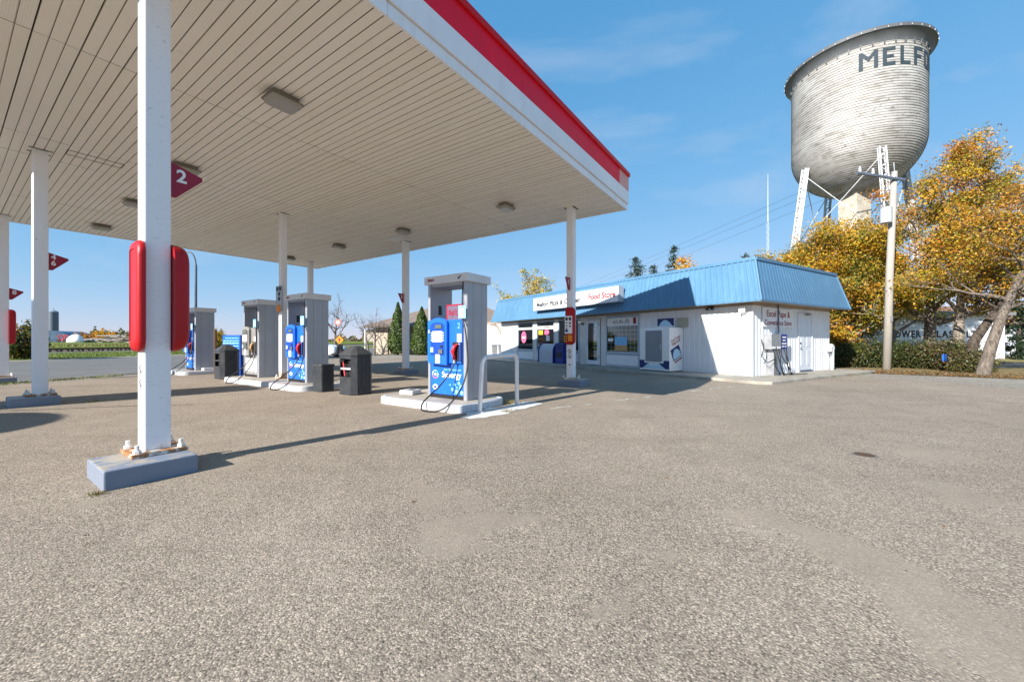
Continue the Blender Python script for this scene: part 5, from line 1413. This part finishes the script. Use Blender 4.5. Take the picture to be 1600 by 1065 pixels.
bush('low green bush between the shop wall and the utility pole', 1320, 18.6, 0.9, 0.7, 1.25, 5000, HG, [4, 4, 1, 1, 1], 1)
bush('dense green bush just left of the utility pole', 1362, 18.4, 0.9, 0.7, 1.35, 5500, HG, [5, 4, 1, 0.6, 1], 2)
bush('bright green bush right of the utility pole', 1412, 18.1, 0.9, 0.7, 1.35, 5500, HG, [4, 4, 1, 1.2, 1], 3)
bush('dark olive bush in the middle of the hedge', 1452, 17.4, 0.95, 0.7, 1.40, 6000, HG, [5, 3, 2, 0.5, 1.5], 4)
bush('browning bush with the blue scrap left of the thick trunk', 1488, 16.4, 0.9, 0.65, 1.30, 5000, HG, [3, 2, 3, 1, 2], 5)
bush('low brown bush at the foot of the leaning tree', 1518, 15.4, 0.6, 0.5, 0.95, 2800, HG, [2, 2, 3, 1.5, 2.5], 6)
bush('yellow-leaved shrub against the rear corner of the shop', 1306, 19.5, 0.9, 0.7, 2.6, 4500, [GOLD, ORAN, LIME, BRWN], [3, 2, 2, 1], 8, leaf=0.09)
tag(MB().box(-0.18, 0.18, -0.02, 0.02, 0.32, 0.58).build('blue_scrap', M['pump_blue'], loc=(17.0, 15.65, 0.1), rz=0.5), 'crumpled blue scrap caught in the hedge', 'litter')
# leaf litter and weeds at the verge
n = 2200
u0 = RNG.uniform(0, 1, n); X = 12.2 + u0 * 7; Y = 15.6 - (X - 12.2) * 0.75 + np.abs(RNG.normal(0, 1.6, n)); P = np.stack([X, Y, np.full(n, 0.012)], 1)
kind(quads('leaf_litter', P, np.array([0, 0, 1.0]) + RNG.normal(0, .25, (n, 3)), 0.045 * RNG.uniform(.6, 1.3, n), palette(n, [BRWN, ORAN, (0.30, 0.22, 0.12), RUST], [4, 0.6, 3, 2]), M['leaf']), 'stuff')
n = 260
P = np.stack([RNG.uniform(-9, 12, n), RNG.uniform(2.4, 16, n), np.full(n, 0.006)], 1)
kind(quads('fallen_leaves', P, np.array([0, 0, 1.0]) + RNG.normal(0, .12, (n, 3)), 0.012 * RNG.uniform(.6, 1.6, n), palette(n, [BRWN, RUST, (0.06, 0.05, 0.04)], [4, 2, 2]), M['leaf']), 'stuff')
def grass(name, XY, h, cols, weights, w=0.012, z=0.0):
    n = len(XY); a = RNG.uniform(0, 6.283, n); hh = h * RNG.uniform(0.5, 1.3, n)
    b = np.stack([np.cos(a), np.sin(a), np.zeros(n)], 1) * w; lean = RNG.normal(0, 0.35, (n, 3)) * hh[:, None]; lean[:, 2] = hh
    base = np.concatenate([XY, np.full((n, 1), z)], 1)
    vs = np.stack([base - b, base + b, base + lean], 1).reshape(-1, 3)
    me = bpy.data.meshes.new(name); me.vertices.add(3 * n); me.loops.add(3 * n); me.polygons.add(n)
    me.vertices.foreach_set('co', vs.astype(np.float32).ravel()); me.loops.foreach_set('vertex_index', np.arange(3 * n, dtype=np.int32)); me.polygons.foreach_set('loop_start', np.arange(0, 3 * n, 3, dtype=np.int32))
    ca = me.color_attributes.new('Col', 'FLOAT_COLOR', 'POINT'); c4 = np.ones((n, 4), np.float32); c4[:, :3] = palette(n, cols, weights)
    ca.data.foreach_set('color', np.repeat(c4, 3, 0).ravel()); me.materials.append(M['leaf']); me.update(); me.validate()
    o_ = bpy.data.objects.new(name, me); COL.objects.link(o_); return kind(o_, 'stuff')
GR = [(0.12, 0.19, 0.03), (0.22, 0.23, 0.06), (0.30, 0.25, 0.10), (0.08, 0.13, 0.02)]
def scatter(n, f): 
    Y = RNG.uniform(f[2], f[3], n); X = np.array([street_x(y, False) for y in Y]) - RNG.uniform(f[0], f[1], n); return np.stack([X, Y], 1)
grass('verge_grass', scatter(26000, (1.3, 17.0, 8, 75)), 0.10, GR, [4, 2, 1, 2], 0.03, 0.03)
grass('embankment_grass', scatter(16000, (22.5, 40, 8, 95)), 0.28, GR, [1.5, 3, 4, 1], 0.05, 0.55)
# weeds along the kerb left of the forecourt and at the column feet
Y = RNG.uniform(4, 14, 1500); grass('weeds', np.stack([np.array([street_x(y) for y in Y]) + 0.55 + RNG.normal(0, 0.16, 1500), Y], 1), 0.07, GR, [2, 3, 3, 1], 0.012, -0.015)
def tuft(x, y, n, h, r_): grass('weeds', np.stack([x + RNG.normal(0, r_, n), y + RNG.normal(0, r_, n)], 1), h, GR + [(0.28, 0.16, 0.06)], [2, 2, 2, 1, 3], 0.004, 0.0)
tuft(-3.24, 3.12, 45, 0.035, 0.03); p = uv(0.55, 6.35); tuft(p.x, p.y, 70, 0.06, 0.06); p = uv(4.3, -1.0); tuft(p.x, p.y, 60, 0.05, 0.05)
p = uv(5.15, -0.5); tuft(p.x, p.y, 160, 0.06, 0.12); tuft(11.6, 14.2, 220, 0.12, 0.3)
# far crowns above the shop roof
def spruce(label, px, Y, h, r_, seed, n=9000, group='spruces behind the shop'):
    x, y, _ = gp(px, Y); t_ = thing('spruce_tree', label, 'tree', (x, y, 0), 0.0, group)
    MB().tube([(0, 0, 0), (0, 0, h * 0.97)], [0.16, 0.02], 8).build('trunk', M['bark_d'], t_)
    rg = random.Random(seed); m_ = MB(); C, D_ = [], []
    lv = int(h * 2.4)
    for i in range(lv):
        z_ = h * (0.10 + 0.88 * i / lv); rr_ = r_ * 1.5 * (1 - (z_ / h)) ** 0.8 + 0.08
        for k in range(rg.randint(5, 8)):
            a = rg.uniform(0, 6.283); L_ = rr_ * rg.uniform(0.55, 1.15); e_ = Vector((L_ * math.cos(a), L_ * math.sin(a), z_ - 0.18 * L_ + rg.uniform(-.05, .1)))
            m_.tube([(0, 0, z_), e_], [0.02, 0.006], 3, False)
            for q in np.linspace(0.25, 1, max(3, int(L_ * 7))): C.append(Vector((0, 0, z_)).lerp(e_, q))
    m_.build('branches', M['bark_d'], t_)
    T = np.array([tuple(c) for c in C]); idx = RNG.integers(0, len(T), n); P = T[idx] + RNG.normal(0, 0.10, (n, 3))
    N = RNG.normal(size=(n, 3)) + np.array([0, 0, .3])
    quads('crown', P, N, 0.11 * RNG.uniform(.6, 1.3, n), palette(n, [(0.035, 0.06, 0.03), (0.05, 0.085, 0.035), (0.025, 0.045, 0.03)], [3, 2, 2]), M['leaf'], t_, 0.35)
spruce('dark spruce left of three behind the blue roof', 993, 40, 10.0, 2.3, 1)
spruce('short dark spruce in the middle behind the blue roof', 1021, 44, 9.9, 1.9, 2)
spruce('tallest dark spruce right of three behind the blue roof', 1053, 42, 11.6, 1.7, 3)
spruce('dark spruce top poking out left of the golden trees', 1164, 34, 9.0, 1.5, 5, 5000)
tree('birch_tree', 'thin yellowing tree top showing over the left end of the blue roof', 'tree', gp(822, 36), [(0, 0, 0), (0.1, 0, 1.8), (0, 0, 3.4), (0, 0, 4.6)], 0.14, 14, 3.0, 5200, [YELL, LIME, (0.45, 0.36, 0.10), BRWN], [3, 3, 2, 1], 71, leaf=0.085, sig=0.16, up=0.6)
tree('birch_tree', 'orange crown showing just above the middle of the blue roof', 'tree', gp(1070, 38), [(0, 0, 0), (0, 0, 2.8), (0.1, 0, 6.3)], 0.16, 13, 2.7, 16000, [GOLD, YELL, ORAN], [3, 3, 1], 73, leaf=0.11, up=0.2)
tree('bare_tree', 'bare twiggy tree behind the roof near the golden trees', 'tree', gp(1135, 40), [(0, 0, 0), (0, 0, 3.5), (0.1, 0, 6.0)], 0.11, 12, 2.6, 0, AUT, [1] * 6, 77, up=0.8, bark_m='twig')

# ------------------------------------------------------------------ buildings right of the shop
gb = thing('sign_building', 'low white corrugated building behind the trees lettered TOWER GLASS LTD', 'building', (22.6, 25.2, 0), R(9))
m = MB(); L_ = 10.6; x = 0
rows = [[], []]
while x < L_:
    for f, a in ((0, 0), (.55, 0), (.65, .03), (.9, .03)): 
        rows[0].append((x + 0.3 * f, -a, 0)); rows[1].append((x + 0.3 * f, -a, 2.9))
    x += 0.3
m.loft(rows, cap=False, close=False); m.build('wall', M['siding'], gb)
MB().box(0, L_, 0.02, 9.0, 0, 2.88).build('body', M['siding_old'], gb)
MB().box(-0.4, L_ + 0.4, -0.45, 9.4, 2.9, 3.12).build('roof', worn('flat_roof_grey', (0.22, 0.22, 0.23), 0.7), gb)
MB().box(0.3, 9.4, -0.06, -0.034, 1.15, 2.2).build('sign_board', M['print_white'], gb)
for wd, xc, wi in (('TOWER', 2.62, 2.5), ('GLASS', 5.66, 2.4), ('LTD', 8.2, 1.4)):
    text(wd, 0.60, M['print_black'], gb, (xc, -0.065, 1.62), (1, 0, 0), (0, 0, 1), bold=0.022, depth=0.003, space=1.2, width=wi)
for x in (0.6, 2.2, 5.0): MB().box(x, x + 1.1, -0.05, -0.031, 0.35, 1.05).build('window', M['bin_blue'], gb)
gr = thing('garage', 'white garage with brown roof at the right edge', 'garage', (37.6, 31.0, 0), R(4))
MB().box(0, 9, 0, 7, 0, 2.5).build('wall', M['siding'], gr)
m = MB(); m.prism([(-0.5, 2.45), (7.5, 2.45), (3.5, 4.2)], -0.5, 9.5, 'x'); m.build('roof', worn('brown_shingles', (0.20, 0.12, 0.085), 0.9, (0.1, 0.06, 0.05), 0.4, 2.0, 0.15), gr)
MB().box(0.8, 4.0, -0.03, -0.002, 0.05, 2.1).build('door', M['door_white'], gr)
spruce('small spruce beside the brown-roofed garage', 1592, 27, 4.2, 1.4, 9, 5000, 'spruces near the garage')

def car(label, loc, rz, paint, name='parked_car', suv=False):
    t_ = thing(name, label, 'car', loc, rz, 'parked cars')
    h = 1.62 if suv else 1.42; L, W = 4.5, 1.76
    low = [(0.0, .35), (0.02, .62), (0.12, .78), (1.0, .92), (1.45, .96), (3.75, 1.0), (4.35, .96), (4.48, .75), (4.5, .4), (4.2, .22), (0.3, .22)]
    m_ = MB(); m_.loft([[(x, y, z) for x, z in [(2.25 + (a - 2.25) * k, .22 + (b - .22) * kz) for a, b in low]] for y, k, kz in ((-W / 2, .965, .97), (-W / 2 + .07, 1, 1), (W / 2 - .07, 1, 1), (W / 2, .965, .97))])
    m_.build('body', paint, t_, smooth=True)
    cab = [(1.30, .94), (2.0, h - .04), (2.4, h), (3.3, h - .01), (3.65, h - .1) if not suv else (4.05, h - .05), (4.2, .96)]
    m_ = MB(); m_.loft([[(x, y, z) for x, z in cab] for y in (-W / 2 + .12, W / 2 - .12)]); m_.build('cabin', paint, t_, smooth=True)
    gls = [(1.45, .99), (2.02, h - .09), (3.35, h - .07), (4.0, .99)]
    for y in (-W / 2 + .112, W / 2 - .112): 
        m_ = MB(); m_.prism(gls, y - .004, y + .004, 'y'); m_.build('window', M['screen'], t_)
    m_ = MB(); m_.add([(1.36, -.62, .99), (1.36, .62, .99), (1.97, .55, h - .07), (1.97, -.55, h - .07)], [(0, 1, 2, 3)]); m_.v = [(x - .02, y, z + .01) for x, y, z in m_.v]; m_.build('windscreen', M['screen'], t_)
    for x in (0.85, 3.65):
        for y in (-W / 2 + .08, W / 2 - .08):
            w_ = MB(); w_.prism(circle(.32, 20, x, .32), y - .1, y + .1, 'y'); wo_ = w_.build('wheel', M['rubber'], t_)
            MB().prism(circle(.19, 14, x, .32), y - .105, y + .105, 'y').build('rim', M['galv'], wo_)
    for y in (-.62, .62): MB().box(-.01, .08, y - .2, y + .2, .60, .73).build('headlight', M['print_ice'], t_, bevel=.02)
    MB().box(-.015, .05, -.5, .5, .34, .56).build('grille', M['black'], t_)
    return t_
SILV = plain('car_silver_paint', (0.50, 0.51, 0.53), 0.25, 0.5); WHT = plain('car_white_paint', (0.78, 0.79, 0.80), 0.25)
car('silver car parked in front of the white garage', (39.4, 30.2, 0), R(10), SILV, suv=True)
car('white car nosing out from behind the second blue pump', (-12.6, 29.3, 0), R(172), WHT)

# ------------------------------------------------------------------ across the street, middle distance
hs = thing('bungalow', 'tan bungalow with a brown hip roof across the yard', 'house', (-12.6, 36.2, 0), R(-4))
BR = worn('tan_brick', (0.50, 0.42, 0.33), 0.85, (0.25, 0.2, 0.15), 0.4, 2.0, 0.1); SHG = worn('brown_shingle_roof', (0.20, 0.155, 0.125), 0.95, (0.1, 0.08, 0.07), 0.4, 3.0, 0.15)
MB().box(0, 4.4, 0, 9, 0, 2.55).build('wall', BR, hs); MB().box(4.4, 13.5, 0.6, 9, 0, 2.55).build('wall', worn('dark_slate_wall', (0.045, 0.055, 0.075), 0.7), hs)
m = MB(); m.add([(-.7, -.7, 2.55), (14.2, -.7, 2.55), (14.2, 9.7, 2.55), (-.7, 9.7, 2.55), (4.3, 4.5, 4.65), (9.6, 4.5, 4.65), (-.7, -.7, 2.42), (14.2, -.7, 2.42), (14.2, 9.7, 2.42), (-.7, 9.7, 2.42)],
                [(0, 1, 5, 4), (1, 2, 5), (2, 3, 4, 5), (3, 0, 4), (0, 6, 7, 1), (1, 7, 8, 2), (2, 8, 9, 3), (3, 9, 6, 0), (6, 9, 8, 7)]); m.build('roof', SHG, hs)
MB().box(-0.02, 4.42, -0.04, -0.001, 2.0, 2.12).build('band', M['eave'], hs)
for x in (2.55,): 
    w_ = MB().box(x, x + .75, -0.05, -0.002, .75, 1.95).build('window', M['print_white'], hs); MB().box(x + .08, x + .67, -0.06, -0.051, .83, 1.87).build('pane', M['screen'], w_)
MB().tube([(-0.55, -.5, 0), (-0.55, -.5, 2.42)], .06, 8).build('porch_post', M['white'], hs); MB().tube([(1.6, -.55, 0), (1.6, -.55, 2.42)], .07, 8).build('porch_post', M['bark_d'], hs)
def cedar(label, px, Y, h, r_):
    x, y, _ = gp(px, Y); t_ = thing('cedar_tree', label, 'tree', (x, y, 0), 0.0, 'columnar cedars by the bungalow')
    MB().tube([(0, 0, 0), (0, 0, h * .9)], [.1, .02], 8).build('trunk', M['bark_d'], t_)
    n = 9000; z_ = RNG.uniform(0.02, 1, n) ** 0.9 * h; rr_ = r_ * np.clip(1.0 - (z_ / h) ** 2.2, 0.03, 1) * (0.75 + 0.25 * np.clip(z_ / h * 6, 0, 1)) * RNG.uniform(.55, 1.05, n) ** .4
    a = RNG.uniform(0, 6.283, n); rr_ *= 1 + 0.10 * np.sin(a * 5 + z_ * 3) + 0.09 * np.sin(a * 3 + z_ * 7.3 + h) + RNG.normal(0, .06, n)
    P = np.stack([rr_ * np.cos(a), rr_ * np.sin(a), z_], 1); N = np.stack([np.cos(a), np.sin(a), np.full(n, .3)], 1) + RNG.normal(0, .5, (n, 3))
    quads('crown', P, N, .10 * RNG.uniform(.6, 1.3, n), palette(n, [(0.07, 0.12, 0.02), (0.12, 0.17, 0.03), (0.04, 0.07, 0.015)], [3, 2, 2]), M['leaf'], t_, .5)
cedar('tall narrow cedar left of the shaded column', 622, 34.6, 4.5, .75); cedar('pointed cedar beside the nearest pump', 659, 34.4, 4.1, .85)
BT = 'bare trees across the yard'
tree('bare_tree', 'leafless tree behind the second blue pump', 'tree', gp(523, 33), [(0, 0, 0), (.05, 0, 1.0), (0, .1, 2.0), (.2, 0, 3.0)], .15, 8, 2.0, 0, AUT, [1] * 6, 101, up=.75, bark_m='twig', start=.45, group=BT)
tree('bare_tree', 'small leafless tree left of the bungalow', 'tree', gp(576, 37), [(0, 0, 0), (-.1, 0, .9), (-.3, 0, 1.8), (-.4, 0, 2.4)], .11, 8, 1.7, 0, AUT, [1] * 6, 103, up=.8, bark_m='twig', start=.35, group=BT)
tree('bare_tree', 'leafless tree against the brown bungalow roof', 'tree', gp(585, 34.5), [(0, 0, 0), (.05, 0, 1.2), (.1, 0, 2.4)], .11, 9, 1.7, 0, AUT, [1] * 6, 107, up=.7, bark_m='twig', start=.45, group=BT)
sp = thing('street_sign', 'thin pole with a red and white sign beyond the second pump', 'sign', gp(531, 31))
MB().tube([(0, 0, 0), (0, 0, 3.7)], .035, 8).build('pole', M['galv'], sp)
MB().prism(circle(.27, 8, -.12, 2.65), -.06, -.04, 'y').build('plate', plain('faded_red_print', (0.42, 0.16, 0.14), 0.7), sp)
MB().prism(circle(.16, 8, -.12, 2.65), -.066, -.061, 'y').build('printed_panel', plain('faded_pink_print', (0.66, 0.46, 0.42), 0.6), sp)
cs = thing('work_sign', 'orange diamond work sign on a dark stand beyond the bins', 'sign', gp(530.5, 27.5))
m = MB(); m.prism([(-.30, 1.28), (0, .98), (.30, 1.28), (0, 1.58)], -.02, .0, 'y'); m.build('plate', M['print_orange'], cs)
MB().box(-.06, .06, -.0245, -.0205, 1.18, 1.38).build('printed_symbol', M['print_red'], cs)
m = MB()
for dx, dy in ((-.35, -.2), (.35, -.2), (.0, .4)): m.tube([(0, .02, 1.0), (dx, dy, 0)], .03, 6)
m.tube([(0, .02, .5), (0, .02, 1.3)], .045, 6); m.build('stand', M['black'], cs)
MB().box(-.22, .20, .0, .12, .35, .98).build('sandbag', worn('black_cloth', (0.02, 0.02, 0.025), 0.9), cs, bevel=.05)
lp = thing('street_lamp', 'slim grey street lamp with a curved arm behind the nearest column', 'street lamp', gp(306, 32))
MB().tube([(0, 0, 0), (0, 0, 7.2)] + [Vector((-.55 + .55 * math.cos(R(a)), 0, 7.2 + 1.15 * math.sin(R(a)))) for a in range(10, 91, 16)] + [(-1.3, 0, 8.4)], [.09] * 2 + [.06] * 7, 8).build('pole', M['dark_steel'], lp, smooth='all')
MB().box(-1.75, -1.2, -.12, .12, 8.33, 8.46).build('lamp_head', M['galv'], lp, bevel=.03)
# white shed with a brown arched edge and grey bins left of the shop
wb = thing('white_shed', 'white shed with a brown arched edge left of the shop', 'shed', (-3.6, 32.5, 0), R(-18))
MB().box(0, 3.6, 0, 4, 0, 2.6).build('wall', M['siding'], wb)
m = MB(); arc_o = [(1.45 + .0 * i, 0) for i in range(1)]
m.tube([(3.0, -.06, 0), (3.0, -.06, 1.2), (2.85, -.06, 1.9), (2.45, -.06, 2.45), (1.9, -.06, 2.62)], .09, 6); m.build('arched_trim', M['eave'], wb)
MB().box(-.1, 3.7, -.1, 4.1, 2.6, 2.7).build('roof', M['eave'], wb)
for i, x in enumerate((-1.35, -.85)):
    t_ = thing('grey_bin', ['left grey wheeled bin before the white shed', 'right grey wheeled bin before the white shed'][i], 'bin', (x, 30.6, 0), .1, 'grey bins by the white shed')
    m = MB(); m.loft([[(a, b, .05) for a, b in rrect(-.18, .18, -.2, .2, .03)], [(a, b, .85) for a, b in rrect(-.22, .22, -.26, .26, .04)]]); m.build('body', M['galv'], t_)
    MB().box(-.24, .24, -.29, .27, .851, .92).build('lid', M['dark_steel'], t_, bevel=.02)

# ------------------------------------------------------------------ far left: yard beyond the railway
def far(px, Y, z=0.9): return ((px - 800) / 622.2 * Y, Y, z)
sl = thing('grain_silo', 'blue-grey steel silo far beyond the railway', 'silo', far(83.5, 110))
MB().cyl(0, 0, 0, 8.3, 1.0, n=24).build('shell', M['dark_steel'], sl, smooth=True); MB().lathe([(1.02, 8.3), (.5, 8.7), (.1, 8.8), (.1, 9.4), (0.02, 9.4)], 0, 0, 20).build('cap', M['galv'], sl)
qh = thing('quonset_hut', 'dark blue round-roofed hut below the far silo', 'hut', far(74, 88), R(20))
m = MB(); m.prism([(4.2 * math.cos(R(a)), 2.6 * math.sin(R(a))) for a in range(0, 181, 12)], 0, 9, 'y'); m.build('shell', worn('hut_blue_steel', (0.10, 0.16, 0.24), 0.4, (0.2, 0.2, 0.2), 0.3, 1.0, 0.1, metal=0.5), qh, smooth=True)
tp_ = thing('tarp_heap', 'white tarpaulin heap on the far embankment', 'tarp heap', far(117, 66))
m = MB(); rg = random.Random(6); rings = []
for k, (s_, z_) in enumerate(((1.0, -.1), (.95, .5), (.75, 1.0), (.4, 1.32), (.05, 1.42))): rings.append([(1.25 * s_ * math.cos(a) * rg.uniform(.88, 1.1) + .2 * k * .3, .8 * s_ * math.sin(a) * rg.uniform(.88, 1.1), z_) for a in [2 * math.pi * i / 12 for i in range(12)]])
m.loft(rings); m.build('sheet', M['white'], tp_, smooth='all')
rm = thing('red_implement', 'small red farm implement beside the white tarpaulin', 'machine', far(102, 66))
m = MB(); m.box(-.9, .6, -.4, .4, .35, .55); m.build('frame', M['nozzle_red'], rm)
for x in (-.7, 0.0, .5): MB().tube([(x, -.2, .5), (x - .3, -.2, 1.1), (x + .2, -.2, 1.25)], .08, 6).build('arm', M['nozzle_red'], rm)
for x in (-.6, .4): MB().prism(circle(.32, 14, x, .3), -.5, -.4, 'y').build('wheel', M['rubber'], rm)
for i, (px, w_, h_, lab) in enumerate(((147, 3.4, .85, 'low pile of old timber right of the white tarpaulin'), (177, 3.6, 1.35, 'higher pile of old timber near the red column guard'))):
    t_ = thing('timber_pile', lab, 'timber pile', far(px, 68), R(10), 'timber piles beyond the railway'); rg = random.Random(20 + i)
    lo_ = []
    for k in range(34):
        x0 = rg.uniform(-w_ / 2, w_ / 2); z_ = rg.uniform(0, h_) * (1 - abs(x0) / w_); d_ = rg.uniform(.8, 1.8); a = rg.gauss(0, .35)
        MB().tube([(x0 - d_ * math.cos(a), rg.uniform(-.6, .6), z_ - .2 * math.sin(a)), (x0 + d_ * math.cos(a), rg.uniform(-.6, .6), max(.05, z_ + d_ * .4 * math.sin(a)))], rg.uniform(.06, .12), 5).build('log', M['pole'] if k % 3 else M['bark'], t_)
FB = 'autumn bushes beyond the railway'
def fbush(label, px, Y, rx, h, n, cols, w_, seed, z=0.9, leaf=.16): return bush(label, px, Y, rx, rx * .7, h, n, cols, w_, seed, leaf, 'autumn_bush', FB, z)
fbush('orange bush left of the two on the far embankment', 134, 78, 2.4, 2.2, 2600, [ORAN, GOLD, BRWN], [2, 2, 2], 31)
fbush('brightest orange bush on the far embankment', 164, 78, 2.0, 3.1, 3000, [GOLD, ORAN, YELL], [3, 2, 1], 32)
fbush('small green bush right of the bright orange bush', 174, 84, 1.4, 2.6, 1500, [GREN, LIME, BRWN], [3, 1, 1], 33)
fbush('yellow-green tree seen between the farthest pump and the blue cabinet', 338, 58, 1.2, 3.6, 2000, [YELL, LIME, GREN, ORAN], [2, 2, 2, 1], 34, 0.0, .12)
bush('dark green bush with orange leaves at the far left kerb', 27, 25.5, 1.15, 1.0, 3.0, 7000, [DGRN, GREN, GOLD, BRWN], [5, 3, 1.2, 1], 35, .10, 'kerb_bush', 'bushes along the street')
# distant tree line on the horizon
n = 9000; px = RNG.uniform(-150, 860, n); Y = RNG.uniform(170, 240, n); hgt = 3.2 + 2.2 * np.sin(px * .045) + 1.6 * np.sin(px * .13 + 1) + 1.2 * np.sin(px * .31)
P = np.stack([(px - 800) / 622.2 * Y, Y, .8 + RNG.uniform(0, 1, n) ** .7 * np.clip(hgt, .8, 9)], 1)
kind(quads('distant_trees', P, RNG.normal(size=(n, 3)), .75 * RNG.uniform(.6, 1.3, n), palette(n, [DGRN, GREN, BRWN, (0.30, 0.22, 0.08), (0.16, 0.13, 0.10)], [3, 3, 3, 2, 3]), M['leaf']), 'stuff')
fb = thing('far_building', 'small tan block far off behind the small leafless tree', 'building', (-58, 156, 0))
MB().box(0, 7.0, 0, 8, 0, 4.2).build('wall', M['concrete'], fb); MB().box(-.2, 7.2, -.2, 8.2, 4.2, 4.5).build('roof', M['eave'], fb)
# oval price sign outside the left of the view whose shadow falls on the forecourt
ps = thing('pylon_sign', 'oval sign on a steel post left of the view, known by its rounded shadow', 'sign', (-12.2, 0.93, 0))
MB().tube([(0, 0, 0), (0, 0, 2.2)], .10, 12).build('post', M['dark_steel'], ps)
MB().prism([(x_ * 1.5, z_ * 0.9 + 3.0) for x_, z_ in circle(1.0, 40)], -.10, .10, 'y').build('oval_panel', M['white'], ps, rz=-R(SUN_AZ))
pm = thing('price_pylon', 'tall slab price sign left of the view, known by its broad shadow', 'sign', (-15.8, 0.9, 0), -R(SUN_AZ))
MB().box(-0.78, 0.78, -0.15, 0.15, 0.0, 7.0).build('slab', M['fascia_red'], pm, bevel=0.15)
MB().box(-0.9, 0.9, -0.3, 0.3, 0.0, 0.2).build('footing', M['concrete'], pm)
